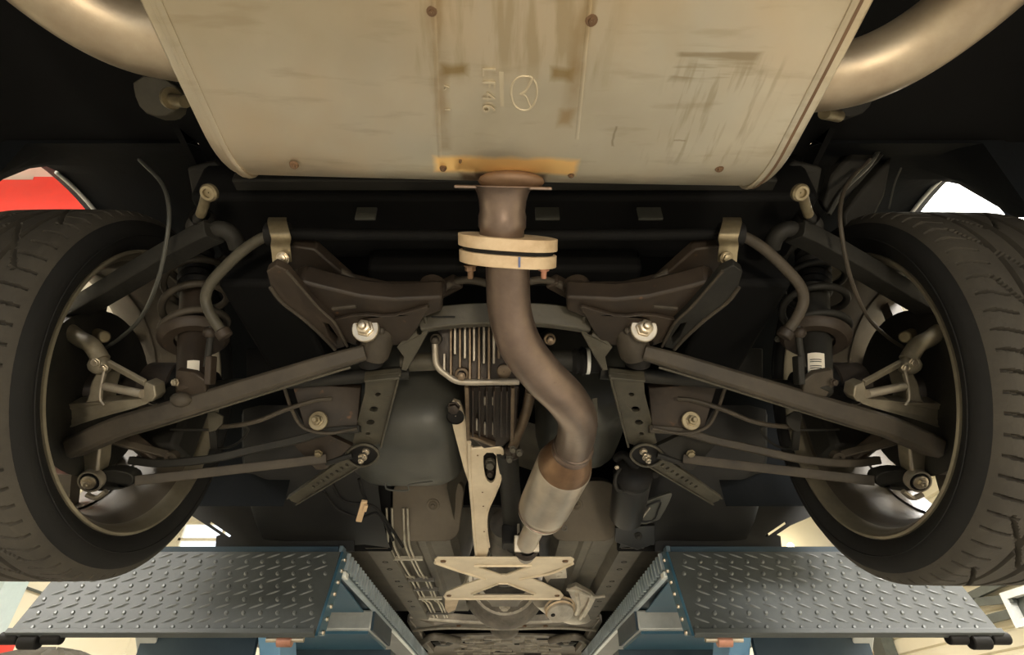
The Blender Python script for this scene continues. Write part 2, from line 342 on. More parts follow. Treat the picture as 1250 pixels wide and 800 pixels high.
def solo(name, label, cat, mb, material, group=None, bev=0, loc=None, angle=38):
    loc = loc or sum(mb.v, Vector())/len(mb.v)
    o = bpy.data.objects.new(name, mesh_of(mb, name, material, loc, angle)); COL.objects.link(o); o.location = loc
    o['label'] = label; o['category'] = cat
    if group: o['group'] = group
    if bev:
        b = o.modifiers.new('bevel', 'BEVEL'); b.width = bev; b.segments = 2; b.limit_method = 'ANGLE'; b.angle_limit = radians(40)
    return o
def struct(name, mb, material, bev=0):
    o = bpy.data.objects.new(name, mesh_of(mb, name, material)); COL.objects.link(o); o['kind'] = 'structure'
    return o
def sub(parent, name, mb, material, origin=Vector((0,0,0))):
    o = bpy.data.objects.new(name, mesh_of(mb, name, material, origin)); COL.objects.link(o); o.parent = parent; return o
SIDE = {-1: 'left', 1: 'right'}
DN = Vector((0, -ST*0.45, -1)).normalized()       # roughly "down and back", towards someone standing below

# ================================================================== THE WORKSHOP (setting)
def atx(px, py, x):
    r = ray(px, py); p = r*(x/r.x); p.z += H; return p
RX, RY, RB, RZ = 5.5, 9.5, -5.5, 4.70
struct('floor', MB().box((0, (RY+RB)/2, -0.05), (2*RX+0.4, RY-RB+0.4, 0.1)), 'concrete')
struct('ceiling', MB().box((0, (RY+RB)/2, RZ+0.05), (2*RX+0.4, RY-RB+0.4, 0.1)), 'ceiling')
struct('wall_left', MB().box((-RX-0.05, (RY+RB)/2, RZ/2), (0.1, RY-RB, RZ)), 'wall')
wr = struct('wall_right', MB().box((RX+0.08, (RY+RB)/2, RZ/2), (0.1, RY-RB, RZ)), 'cladding')
mb0 = MB().prism([(0,0,0),(0.028,0,0.02),(0.028,0,0.165),(0.0,0,0.195),(-0.004,0,0.195),(-0.004,0,0)], (0, RY-RB-0.02, 0))
me0 = mesh_of(mb0, 'cladding_board', 'cladding')
for i in range(24):
    o = bpy.data.objects.new('cladding_board', me0); COL.objects.link(o); o.parent = wr
    o.location = (RX+0.03-0.001, RB+0.01, 0.005+i*0.1955)
    o.scale = (-1, 1, 1)
# front wall with a high window strip on the left
WX0, WX1, WZ0, WZ1 = -5.3, -3.2, 4.02, 4.52
struct('wall_front', MB().prism([(-RX,RY,0),(RX,RY,0),(RX,RY,RZ),(-RX,RY,RZ)], (0,0.12,0), [[(WX0,RY,WZ0),(WX1,RY,WZ0),(WX1,RY,WZ1),(WX0,RY,WZ1)]]), 'wall')
wf = MB()
for x in (WX0+0.02, -4.6, -3.9, WX1-0.02): wf.box((x, RY+0.05, (WZ0+WZ1)/2), (0.04, 0.06, WZ1-WZ0))
for z in (WZ0+0.02, WZ1-0.02, 4.24): wf.box(((WX0+WX1)/2, RY+0.05, z), (WX1-WX0, 0.06, 0.04))
struct('window_1', wf, 'wall')
# back wall: wide open drive-in doorway behind the viewer
struct('wall_back', MB().prism([(-RX,RB,0),(-3.6,RB,0),(-3.6,RB,3.9),(3.6,RB,3.9),(3.6,RB,0),(RX,RB,0),(RX,RB,RZ),(-RX,RB,RZ)], (0,-0.12,0)), 'wall')
# tan sectional shutter in the far right corner
dr = struct('door_1', MB().box((4.80, RY-0.035, 1.75), (1.28, 0.03, 3.5)), 'slat')
ms = mesh_of(MB().prism([(0,0,0),(0,-0.016,0.012),(0,-0.016,0.078),(0,0,0.09)], (1.24,0,0)), 'shutter_slat', 'slat')
for i in range(36):
    o = bpy.data.objects.new('shutter_slat', ms); COL.objects.link(o); o.parent = dr; o.location = (4.18, RY-0.051, 0.02+i*0.0955)
struct('trim_1', MB().box((4.10, RY-0.05, 1.76), (0.09, 0.09, 3.52)), 'palewhite')
struct('trim_2', MB().box((RX-0.09, RY-0.20, RZ/2), (0.17, 0.30, RZ-0.01)), 'darksteel')
struct('trim_3', MB().bar(atx(1140, 706, 5.30), atx(1262, 668, 5.30), 0.10, 0.15), 'darksteel')
for (a, b_, lab) in (((1166,738),(1262,692), 'steep dark steel wall brace rising to the right, beside the right tyre'),
                     ((1166,738),(1238,731), 'near-level dark steel wall brace running to the white wall box'),
                     ((1178,764),(1240,748), 'lowest dark steel wall brace, just above the right ramp flap corner')):
    solo('wall_brace', lab, 'brace', MB().bar(atx(a[0], a[1], 5.40), atx(b_[0], b_[1], 5.40), 0.05, 0.085), 'darksteel', 'steel braces on the right wall')
p = atx(1246, 741, 5.36)
t = Thing('wall_box', 'white square wall box with a dark opening on the cladding', 'box', p)
t.part('casing', MB().prism([p+Vector((0,a,b)) for a,b in ((-0.2,-0.17),(0.2,-0.17),(0.2,0.17),(-0.2,0.17))], (0.1,0,0), [[p+Vector((0,a,b)) for a,b in ((-0.13,-0.10),(0.13,-0.10),(0.13,0.10),(-0.13,0.10))]]), 'palewhite')
t.part('back_panel', MB().box(p+Vector((0.09,0,0)), (0.01,0.28,0.22)), 'darksteel')
# left wall details
solo('wall_pillar', 'pale blue pillar on the cream left wall', 'pillar', MB().box((-5.40, atx(4, 730, -5.40).y, 2.35), (0.14, 0.34, 4.69)), 'paleblue')
pr = atx(2, 772, -5.30)
solo('wall_cabinet', 'red cabinet against the pale blue pillar', 'cabinet', MB().box((-5.22, pr.y-0.35, (pr.z)/2-0.05), (0.34, 0.6, pr.z-0.1)), 'red', bev=0.01)
solo('wall_conduit', 'thin dark conduit along the cream left wall', 'conduit', MB().tube([atx(14, 711.5, -5.46), atx(90, 738, -5.46)], 0.016, 8), 'darksteel')
# ribbed fabric dome of a parasol far behind the left ramp flap
cp = M(46, 848, 5.4); t = Thing('parasol', 'grey ribbed dome of fabric seen below the left ramp flap corner', 'parasol', (cp.x, cp.y, 0))
cb = MB(); N = 64
cb.lathe((cp.x, cp.y, cp.z-0.12), (0,0,1), [(0.0,0.80),(0.10,0.78),(0.25,0.68),(0.38,0.48),(0.46,0.25),(0.49,0.02)], N)
for i in range(len(cb.v)):
    k = i % N
    if k % 4 == 0: cb.v[i] = cb.v[i]+Vector((0,0,0.022))
t.part('canopy', cb, 'rail_grey', angle=20)
t.part('pole', MB().cyl((cp.x,cp.y,0.03),(cp.x,cp.y,cp.z+0.3),0.025), 'liftpale')
t.part('base', MB().lathe((cp.x,cp.y,0), (0,0,1), [(0,0.28),(0.05,0.28),(0.08,0.05),(0.08,0.001)], 24), 'darksteel')
# red sign board hung from the ceiling, seen in the gap above the left tyre
def aR(px, py, y=2.6): return aty(px, py, y)
red = MB().prism([aR(-70,219.5), aR(40,219.5), aR(46,205), aR(64,204.5), aR(150,204.5), aR(150,285), aR(-70,285)], (0,0.05,0))
t = Thing('hanging_sign', 'red board with a stepped top edge hanging above the left tyre', 'sign', aR(40, 240))
t.part('board', red, 'red')
t.part('screw', MB().cyl(aR(52,208.5), aR(52,208.5)+Vector((0,-0.01,0)), 0.007), 'darksteel')
hr = MB()
for px in (-30, 120): q = aR(px, 222); hr.cyl((q.x, q.y+0.02, q.z), (q.x, q.y+0.02, RZ+0.01), 0.012)
t.part('hanger_rod', hr, 'darksteel')
# lamps
def panel(name, x, y, sx, sy, lab):
    t = Thing(name, lab, 'lamp', (x, y, RZ))
    t.part('housing', MB().prism([(x-sx/2,y-sy/2,4.56),(x+sx/2,y-sy/2,4.56),(x+sx/2,y+sy/2,4.56),(x-sx/2,y+sy/2,4.56)], (0,0,0.145)), 'palewhite')
    t.part('diffuser', MB().box((x, y, 4.552), (sx-0.06, sy-0.06, 0.012)), 'lamp')
panel('ceiling_lamp', 3.5, 2.75, 1.7, 1.9, 'glaring white ceiling lamp seen in the gap above the right tyre')
panel('ceiling_lamp', -3.4, 0.2, 1.5, 1.5, 'added white ceiling lamp out of view above the left side')
panel('ceiling_lamp', 3.6, -1.2, 1.5, 1.5, 'added white ceiling lamp out of view above the right rear')
panel('ceiling_lamp', 0.0, -2.6, 2.4, 1.2, 'added white ceiling lamp out of view behind the car')
panel('ceiling_lamp', 0.0, 6.5, 2.4, 1.2, 'added white ceiling lamp out of view over the front of the car')
p = aty(965, 667, 9.3)
t = Thing('bulb_lamp', 'small glowing warm bulb behind the top of the right ramp flap', 'lamp', p)
t.part('bulb', MB().ball(p, 0.05), 'lampwarm'); t.part('bracket', MB().bar(p+Vector((0,0.04,0)), p+Vector((0,0.22,0)), 0.03, 0.03), 'darksteel')
# unseen work light, added behind the viewer to light the underside
t = Thing('added_work_light', 'added tripod work light, unseen, on the floor behind the car', 'lamp', (0.35,-1.82,0))
wl = Vector((0.35,-1.82,0.60)); dr_ = (Vector((0,0.75,1.95))-wl).normalized()
ux = dr_.cross(Vector((0,0,1))).normalized(); uz = ux.cross(dr_)
t.part('lamp_head', MB().box(wl-dr_*0.03, (0.32,0.06,0.25), (ux,dr_,uz)), 'satin')
t.part('lens', MB().box(wl+dr_*0.005, (0.27,0.01,0.20), (ux,dr_,uz)), 'lamp')
t.part('pole', MB().cyl((0.35,-1.86,0.12),(0.35,-1.86,0.58),0.012), 'satin')
for k in range(3):
    a = k*2*pi/3+0.4; t.part('leg', MB().bar((0.35,-1.86,0.30),(0.35+0.3*cos(a),-1.86+0.3*sin(a),0.012),0.02,0.02), 'satin')

# ================================================================== THE LIFT
XI, XO = 0.400, 1.055
for s in (-1, 1):
    sd = SIDE[s]
    t = Thing('lift_platform', {-1:'blue scissor lift platform carrying the left sill, its grey ramp flap in shade', 1:'blue scissor lift platform carrying the right sill, its ramp flap catching bright light'}[s], 'lift', Vs(0.72, 1.5, -H, s), 'scissor lift platforms')
    P_ = lambda x, y, z: Vs(x, y, z, s)
    # deck
    t.part('deck', MB().box(P_((XI+XO)/2+0.006, 2.52, 0.388), (XO-XI-0.012, 2.10, 0.050)), 'liftdark')
    rail = MB().box(P_(XI+0.006, 2.54, 0.388), (0.010, 2.14, 0.054))
    t.part('inner_rail', rail, 'railface', bev=0.001)
    t.part('rail_foot', MB().box(P_(XI+0.006, 2.54, 0.358), (0.014, 2.14, 0.005)), 'galv')
    teeth = MB()
    for i in range(62):
        y = 1.50+i*0.034
        teeth.prism([P_(XI-0.0005, y, 0.366), P_(XI-0.0005, y+0.011, 0.366), P_(XI-0.0005, y+0.024, 0.408), P_(XI-0.0005, y+0.013, 0.408)], (-s*0.008, 0, 0))
    t.part('rail_teeth', teeth, 'galv', label='row of slanted ratchet teeth')
    # hanging ramp flap at the rear end: chequer plate
    a, b_ = P_(XI+0.002, 1.362, 0.199), P_(XI+0.002, 1.460, 0.398)
    c, d_ = P_(XO, 1.460, 0.398), P_(XO, 1.362, 0.199)
    n = Vector((0, -(0.199), 0.098)).normalized()   # facing backwards
    if n.y > 0: n = -n
    n = Vector((0, -0.897, 0.441)); up = (b_-a).normalized(); rt = Vector((s,0,0)); L_ = (b_-a).length
    fl = MB().prism([a, d_, c, b_], -n*0.006)
    fl.prism([a, d_, d_+up*0.012, a+up*0.012], n*0.010)
    pf = t.part('ramp_flap', fl, 'chequer', bev=0.0012)
    st_ = MB()
    for r in range(12):
        y = 0.020+r*0.0172
        for k in range(19):
            x = 0.010+k*0.0375+(0.012*(r//2)) % 0.0375
            if r % 2: ang, ln, wd, x = -24, 0.033, 0.0062, x+0.016
            else: ang, ln, wd = 62, 0.0140, 0.0100
            if x > XO-XI-0.016 or y > L_-0.006: continue
            cx = a+rt*x+up*y; aa = radians(ang)
            dx = rt*cos(aa)+up*sin(aa); dy = -rt*sin(aa)+up*cos(aa)
            ring = [cx+dx*(ln/2)*cos(q)+dy*(wd/2)*sin(q) for q in [j*pi/4 for j in range(8)]]
            top = [cx+(p-cx)*0.5+n*0.0026 for p in ring]
            st_.add(ring+top, [(j, (j+1) % 8, (j+1) % 8+8, j+8) for j in range(8)]+[tuple(range(8, 16))])
    sp = t.part('raised_tread', st_, 'glintstud', parent=pf, kind='stuff')
    # cheek strip with bolts along the inner edge of the flap
    e = P_(XI-0.004, 1.362, 0.199); g = P_(XI-0.004, 1.460, 0.398)
    t.part('cheek_plate', MB().prism([e, g, g+Vector((0,0.045,-0.004)), e+Vector((0,0.055,0.008))], (s*0.006,0,0)), 'liftteal', bev=0.001)
    for k in range(7):
        q = e.lerp(g, 0.06+k*0.145)+Vector((0,0.030,0.0)); t.part('bolt', MB().hexbolt(q, (-s,0,0), 0.0045, 0.004), 'zinc')
    t.part('catch', MB().bar(P_(XI-0.002,1.50,0.356), P_(XI-0.002,1.535,0.356), 0.010, 0.014), 'palewhite', bev=0.002)
    t.part('hinge_lug', MB().cyl(P_(XI+0.055,1.385,0.193), P_(XI+0.085,1.385,0.193), 0.012), 'coppery')
    t.part('hinge_pin', MB().cyl(P_(XI+0.03,1.385,0.196), P_(XI+0.11,1.385,0.196), 0.006), 'zinc')
    for k in range(3):
        t.part('roller', MB().cyl(P_(XO-0.115+k*0.045,1.372,0.196-0.006*(k==1)), P_(XO-0.075+k*0.045,1.372,0.196-0.006*(k==1)), 0.0125+0.003*(k==1)), 'softrubber', bev=0.003)
    # cross beam, arms and base under the deck
    t.part('cross_beam', MB().box(P_(0.63,2.13,0.331), (0.44,0.335,0.058)), 'liftpale', bev=0.006)
    t.part('beam_end', MB().box(P_(0.408,2.13,0.331), (0.008,0.33,0.056)), 'liftdark')
    t.part('beam_shell', MB().box(P_(0.63,2.14,0.298), (0.42,0.33,0.008)), 'liftteal')
    t.part('rear_stop_plate', MB().prism([P_(0.43,1.60,0.36),P_(1.0,1.60,0.36),P_(0.98,1.92,0.345),P_(0.43,1.92,0.345)], (0,0,0.004)), 'liftteal')
    t.part('apron', MB().box(P_(0.80,1.70,0.22), (0.30,0.02,0.24)), 'liftdark')
    t.part('cylinder_box', MB().box(P_(0.63,2.42,0.235), (0.44,0.14,0.13)), 'liftdark')
    for (x, mt) in ((0.615, 'liftblue'), (0.935, 'liftpale')):
        t.part('scissor_arm', MB().bar(P_(x,1.66,0.335), P_(x,3.45,-1.38), 0.055, 0.11), mt, bev=0.004)
    t.part('scissor_arm', MB().bar(P_(0.76,3.45,0.32), P_(0.76,1.66,-1.38), 0.055, 0.11), 'liftteal', bev=0.004)
    t.part('base_frame', MB().box(P_(0.76,2.55,-1.41), (0.52,2.2,0.08)), 'liftdark', bev=0.004)
    t.part('sill_pad', MB().box(P_(0.62,2.35,0.431), (0.16,0.30,0.036)), 'softrubber', bev=0.004)

# ================================================================== THE CAR BODY
AX = Vector((0.63, 0.87, 0.506))      # right wheel: centre of the inner rim face (mirrored for the left)
body = Thing('car_body', 'dark underside of a car body with floor pan, tunnel and wheel arches', 'car body', V(0, 1.2, 0.45))
TZ = 0.80
trunk = MB().prism([V(-0.50,-0.55,TZ),V(0.50,-0.55,TZ),V(0.50,1.64,TZ),V(-0.50,1.64,TZ)], (0,0,0.02))
body.part('trunk_floor', trunk, 'black')
wellt = MB()
for s in (-1,1): wellt.prism([Vs(0.50,-0.55,TZ+0.0,s),Vs(0.90,-0.55,TZ,s),Vs(0.90,0.50,TZ+0.0,s),Vs(0.90,0.60,TZ+0.05,s),Vs(0.50,0.60,TZ+0.05,s)], (0,0,0.02)) if False else None
for s in (-1,1):
    # wheel arch liner: barrel round the wheel, open below
    def AR(a, s=s):
        dg = math.degrees(a); d0, r0, k_ = (116, 0.433, 0.0048) if s < 0 else (109, 0.435, 0.0068)
        if dg < 85: return 0.415
        if dg < d0: return 0.415+(r0-0.415)*(dg-85)/(d0-85)
        return max(0.30, r0-(dg-d0)*k_)
    R_ = 0.415; arc = [radians(a) for a in range(-8, 144, 7)]
    rows = []
    for x in (0.50, 0.56, 0.66, 0.76, 0.82, 0.865):
        kx_ = max(0.0, (x-0.76)/0.105)
        rows.append([Vs(x, AX.y+(0.415+(AR(a)-0.415)*kx_)*cos(a), AX.z+(0.415+(AR(a)-0.415)*kx_)*sin(a), s) for a in arc]+[Vs(x, 0.568, TZ+0.004, s)])
    body.part('wheel_arch_liner', MB().grid(rows), 'liner')
    # inner wheelhouse wall
    iw = [Vs(0.505, AX.y+R_*cos(a), AX.z+R_*sin(a), s) for a in arc if sin(a) > 0.55]
    body.part('wheelhouse_wall', MB().prism(iw+[Vs(0.505, AX.y-0.34, 0.78, s)], (s*0.01,0,0)), 'black')
    # rear quarter closing panels behind the arch
    body.part('quarter_panel', MB().prism([Vs(0.50,-0.60,TZ,s),Vs(0.87,-0.60,TZ,s),Vs(0.87,0.572,TZ,s),Vs(0.50,0.572,TZ,s)], (0,0,0.02)), 'black')
    out = [Vs(0.868, AX.y+AR(a)*cos(a), AX.z+AR(a)*sin(a), s) for a in [radians(q) for q in range(-8, 150, 4)]]
    body.part('outer_fender', MB().prism(out+[Vs(0.868,0.50,0.50,s),Vs(0.868,0.30,0.36,s),Vs(0.868,-0.55,0.40,s),Vs(0.868,-0.62,0.9,s),Vs(0.868,-0.2,1.15,s),Vs(0.868,2.0,1.15,s),Vs(0.868,2.0,0.62,s),Vs(0.868,1.36,0.62,s)], (s*0.02,0,0)), 'bodypaint')
    lip = [Vs(0.866, AX.y+(AR(a)-0.004)*cos(a), AX.z+(AR(a)-0.004)*sin(a), s) for a in [radians(q) for q in range(0, (116 if s<0 else 109), 4)]]
    body.part('arch_lip', MB().tube(lip, 0.004, 8), 'palewhite', label='silver folded edge of the wheel arch')
body.part('bumper_cover', MB().prism([V(-0.86,-0.66,0.42),V(-0.86,-0.60,0.78),V(-0.86,-0.64,0.95),V(-0.86,-0.70,0.95)], (1.72,0,0)), 'bodypaint')
# bulkhead behind the seats and its cover over the tunnel side
bk = MB()
bk.box(V(0,1.60,0.69), (1.30,0.02,0.26))
body.part('seat_bulkhead', bk, 'black')
# floor pan left / right of the tunnel
FZ = 0.47
for s in (-1,1):
    fp = MB(); rows = []
    prof = [(0.135,0.03),(0.150,0.0),(0.205,0.0),(0.215,-0.010),(0.235,-0.010),(0.245,0.0),(0.300,0.0),(0.312,-0.030),(0.372,-0.030),(0.384,0.0),(0.47,0.0),(0.475,-0.012),(0.60,-0.012)]
    for y in [1.58+0.06*i for i in range(18)]:
        rows.append([Vs(x, y, FZ+dz+0.002*sin(y*37)*(dz == 0), s) for x, dz in prof])
    body.part('floor_panel', MB().grid(rows), 'floorpan', label='dusty pressed steel floor panel')
    # rear corner of the floor: the panel with a plug
    q0 = [(-0.305,0.110)]
    x0, x1 = 0.105, 0.300
    pts = [Vs(x0,1.475,0.585,s),Vs(x1,1.475,0.585,s),Vs(x1,1.575,0.455,s),Vs(x0+0.02,1.575,0.455,s)]
    out = chaikin([pts[0]]+[pts[0].lerp(pts[1],0.5)]+[pts[1]]+[pts[1].lerp(pts[2],0.5)]+[pts[2]]+[pts[2].lerp(pts[3],0.5)]+[pts[3]]+[pts[3].lerp(pts[0],0.5)], 2)
    pl = body.part('kick_up_panel', MB().prism(out, (0, 0.03, 0.022)), 'pan_brown', bev=0.006)
    c = pts[0].lerp(pts[1],0.42).lerp(pts[3].lerp(pts[2],0.42),0.40); nn = Vector((0,-0.79,-0.61))
    pg = MB().lathe(c, nn, [(-0.002,0.019),(0.002,0.017),(0.001,0.012),(0.004,0.009),(0.005,0.006),(0.009,0.004),(0.010,0.0005)], 20)
    body.part('drain_plug', pg, 'pan_brown', parent=pl)
    if s > 0: body.part('grommet', MB().lathe(pts[0].lerp(pts[1],0.22).lerp(pts[3].lerp(pts[2],0.22),0.78), nn, [(0,0.008),(0.003,0.007),(0.003,0.005),(0,0.004)], 16), 'rail_grey', parent=pl)
    body.part('kick_up_side', MB().prism([Vs(x1+0.005,1.47,0.60,s),Vs(0.52,1.44,0.60,s),Vs(0.52,1.590,0.434,s),Vs(x1+0.005,1.590,0.434,s)],(0,0.02,0.01)), 'black')
    # stamped dots / holes on the frame rails
    hl = MB()
    for y in (1.72,1.80,1.95,2.02,2.25,2.34): hl.lathe(Vs(0.342, y, 0.4405, s), (0,0,-1), [(-0.004,0.0075),(0.001,0.0085),(0.001,0.006),(-0.004,0.005),(-0.004,0.0005)], 14)
    body.part('rail_hole', hl, 'black')
# tunnel
tn = []
for y in (1.30,1.6,1.9,2.15): tn.append([V(x,y,z) for x,z in ((-0.135,0.50),(-0.13,0.56),(-0.10,0.655),(0,0.69),(0.10,0.655),(0.13,0.56),(0.135,0.50))])
body.part('tunnel', MB().grid(tn), 'floorpan')
# shadowy splash panel between wheel and floor, with the narrow slot in it
for s in (-1,1):
    ox = 0 if s < 0 else -15
    ol = [(262.5+ox*-1*1.0,673),(264-ox,655),(269-ox,653),(251-ox,641),(222,622),(205,560),(215,480),(430,470),(432,673)]
    hole = [(256-ox*1.1,636.3),(282-ox*1.1,654),(280-ox*1.1,656),(255-ox*1.1,639)]
    body.part('splash_panel', MB().prism([aty(a,b_,1.50,s) for a,b_ in ol], (0,0.008,0), [[aty(a,b_,1.50,s) for a,b_ in hole]]), 'satin')
    # sill box and moulded under-panel in front of the wheel
    rows = []
    for (y,z,e) in ((1.16,0.640,0),(1.22,0.560,0.01),(1.30,0.500,0),(1.38,0.462,0.008),(1.46,0.440,0),(1.52,0.432,0)):
        rows.append([Vs(x, y+dy, z+e*k, s) for x,dy,k in ((0.30,0.03,0),(0.36,0.0,0.5),(0.42,0.01,1),(0.50,0,0),(0.56,0.0,1),(0.605,0.02,0),(0.62,0.05,0))])
    body.part('rear_sill_cover', MB().grid(rows), 'satin')
    body.part('sill', MB().box(Vs(0.585,2.5,0.475,s),(0.23,1.9,0.05)), 'black')
# long crossmember behind the suspension with three pale pads
body.part('rear_crossmember', MB().box(V(0,0.66,0.745),(0.98,0.14,0.11)), 'black', bev=0.01)
body.part('lamp_harness_bar', MB().bar(V(-0.42,0.585,0.715), V(0.42,0.585,0.715), 0.03, 0.02), 'armdark', bev=0.004)
for px,w_ in ((447,0.030),(668,0.036),(793,0.036)):
    c = aty(px, 261, 0.588); body.part('adhesive_pad', MB().box(c, (w_, 0.004, 0.024)), 'tank')

# ================================================================== MUFFLER
MZ = 0.53
mf = Thing('muffler', 'large stainless silencer box with rust streaks filling the top of the view', 'muffler', V(0,0.30,MZ))
def msec(k=1.0, n=10):
    """rounded section in y,z (bottom slightly crowned)"""
    y0, y1, z0, z1, r = 0.02, 0.466, MZ, MZ+0.175, 0.060
    pts = []
    for cy, cz, a0, ry in ((y1-1.6*r, z0+r, -90, 1.6), (y1-1.6*r, z1-r, 0, 1.6), (y0+r, z1-r, 90, 1), (y0+r, z0+r, 180, 1)):
        for i in range(n+1):
            a = radians(a0+90*i/n); pts.append((cy+ry*r*cos(a), cz+r*sin(a)))
    bot = [(y0+r+(y1-y0-2.6*r)*i/14, z0-0.004*sin(pi*i/14)) for i in range(1, 14)]
    pts = pts+bot
    cy, cz = (y0+y1)/2, (z0+z1)/2
    return [(cy+(y-cy)*k, cz+(z-cz)*k) for y, z in pts]
def mring(x, k): return [V(x, y, z) for y, z in msec(k)]
def addloft(mb, rings, caps=False):
    n = len(rings[0]); vs = [p for r in rings for p in r]
    fs = [(i*n+j, i*n+(j+1) % n, (i+1)*n+(j+1) % n, (i+1)*n+j) for i in range(len(rings)-1) for j in range(n)]
    if caps: fs += [tuple(range(n)), tuple(range((len(rings)-1)*n, len(rings)*n))]
    return mb.add(vs, fs)
xs = [-0.302+0.604*i/24 for i in range(25)]
shell = addloft(MB(), [mring(x, 1.0+0.006*(1-(x/0.302)**2)) for x in xs])
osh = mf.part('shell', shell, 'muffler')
for s in (-1,1):
    e = addloft(MB(), [mring(s*0.300,1.0), mring(s*0.300,1.012), mring(s*0.303,1.022), mring(s*0.306,1.022), mring(s*0.309,1.012), mring(s*0.309,0.992), mring(s*0.317,0.992), mring(s*0.320,0.975), mring(s*0.322,0.93)], False)
    n = len(msec()); k = len(e.v)-n; e.f.append(tuple(range(k, k+n)))
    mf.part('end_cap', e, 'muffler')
    mf.part('rolled_seam', addloft(MB(), [mring(s*0.3060,1.0225), mring(s*0.3060,1.0245), mring(s*0.3095,1.0200), mring(s*0.3105,1.004)]), 'boltbrown' if s > 0 else 'muffler', label='dark brown rolled seam' if s > 0 else None)
# stiffening beads pressed into the skin (shallow ridges), weld spots, stamp
def sz(y):
    if y < 0.37: return MZ-0.0007-0.004*sin(pi*min(1, max(0, (y-0.08)/0.29)))
    a = math.asin(min(1, (y-0.37)/0.096)); return MZ-0.0007+0.06*(1-cos(a))
def mz(px, py):
    z = MZ
    for _ in range(6): p = atz(px, py, z); z = sz(p.y)
    p = atz(px, py, z); q_ = p-mf.loc; a = radians(-1.6)
    return mf.loc+Vector((q_.x*cos(a)-q_.y*sin(a), q_.x*sin(a)+q_.y*cos(a), q_.z))
for px0,py0,px1,py1 in ((527,-40,537,192),(724,-40,704,170)):
    mf.part('stiffening_bead', MB().sweep([mz(px0+(px1-px0)*k/24, py0+(py1-py0)*k/24) for k in range(25)], [(-0.0035,0.001),(-0.0012,-0.0004),(0.0012,-0.0004),(0.0035,0.001)]), 'muffler', parent=osh)
for px,py,r in ((359,201,0.0045),(878,205,0.0045),(527,14,0.0045),(722,25,0.0055),(541,205,0.0035),(697,213,0.0035),(562,196,0.0015)):
    c = mz(px,py); c.z -= 0.0022 if py > 190 else 0.0
    mf.part('weld_spot', MB().lathe(c, (0,0,-1), [(-0.002,r*1.2),(0.0005,r),(0.0005,r*0.55),(0.0025,r*0.45),(0.0025,0.0003)], 14), 'boltbrown', parent=osh)
# stamped letters, turned a quarter as on the silencer, and the winged oval
def stamp(body_, px, py, size, rot):
    cu = bpy.data.curves.new('stamp', 'FONT'); cu.body = body_; cu.size = size; cu.extrude = 0.0009; cu.align_x = 'CENTER'; cu.align_y = 'CENTER'; cu.space_character = 1.45
    o = bpy.data.objects.new('stamp', cu); COL.objects.link(o); bpy.context.view_layer.update()
    me = bpy.data.meshes.new_from_object(o.evaluated_get(bpy.context.evaluated_depsgraph_get())); bpy.data.objects.remove(o)
    c = mz(px, py); Rm = Matrix(((1,0,0),(0,-1,0),(0,0,-1)))   # seen from below, up the picture is -y
    Rz = Matrix.Rotation(rot, 3, 'Z')
    me.transform(((Matrix.Translation(c-mf.loc-Vector((0,0,0.0013)))) @ (Rm @ Rz).to_4x4()))
    me.materials.clear(); me.materials.append(MT['stampm']); me.name = 'stamped_letters'
    ob = bpy.data.objects.new('stamped_letters', me); COL.objects.link(ob); ob.parent = osh
MT['stampm'] = mat('pressed_bare_steel', (0.60, 0.53, 0.39), (0.54, 0.47, 0.34), metal=0.5, rough=0.38, bump=0.05)
stamp('LF46', 596, 110, 0.0185, -pi/2)
stamp('A', 545, 106, 0.008, -pi/2); stamp('I', 546, 133, 0.008, -pi/2)
em = MB()
def mzl(pts, r, n=6):
    em.tube(cr([mz(*p)+Vector((0,0,0.0002)) for p in pts], n), r, 8)
mzl([(646,93.5),(634,94),(626,102),(624,114),(627,127),(635,134),(645,134),(652,127),(655.5,114),(654,103),(651,97)], 0.0011)
mzl([(646,93.5),(649,96),(646,104),(641,112),(635,115.5)], 0.0013)
mzl([(635,115.5),(641,117),(645,125),(648,132)], 0.0009)
mf.part('pressed_emblem', em, 'stampm', parent=osh, label='pressed winged oval emblem')
mf.part('stamp_bar', MB().prism([mz(611,88)+Vector((-0.0015,0,0)),mz(615,88),mz(615,130),mz(611,130)],(0,0,0.001)), 'stampm', parent=osh)
# neck and welded tab at the inlet
NA = Vector((0,0.80,-0.60)); N0 = M(618,226,0.668)
mf.part('inlet_tab', MB().box(M(618,229,0.664), (0.112,0.022,0.0035), (Vector((1,0,0)),Vector((0,0.62,0.78)),Vector((0,-0.78,0.62)))), 'pipe', bev=0.001)
mf.part('inlet_dome', MB().ball(M(628,221,0.668), 0.034, 18, (1.15,0.42,0.30)), 'boltbrown', label='dark brown scorched dome')
nk = MB().lathe(N0-NA*0.012, NA, [(0.013,0.036),(0.016,0.033),(0.022,0.0300),(0.030,0.0280),(0.042,0.0270),(0.048,0.0285),(0.060,0.0285),(0.064,0.0265),(0.085,0.0262)], 36)
mf.part('inlet_neck', nk, 'pipe')
# tailpipes leaving both ends
for s in (-1,1):
    k = 0 if s < 0 else 1
    pth = [Vs(0.285,0.313,0.596,s), Vs(0.345,0.314,0.596,s), Vs(0.395,0.300,0.596,s), Vs(0.437,0.268,0.598,s), Vs(0.470,0.215,0.598,s), Vs(0.490,0.15,0.598,s), Vs(0.496,0.0,0.597,s), Vs(0.478,-0.30,0.585,s), Vs(0.478,-0.60,0.565,s)]
    if s > 0: pth = [p+Vector((0, 0.020, 0)) for p in pth]
    mf.part('tailpipe', MB().tube(cr(pth, 8), 0.037 if s < 0 else 0.0345, 28, cap=False), 'tailpipe')
mf.o.rotation_euler = (0, radians(0), radians(1.6))

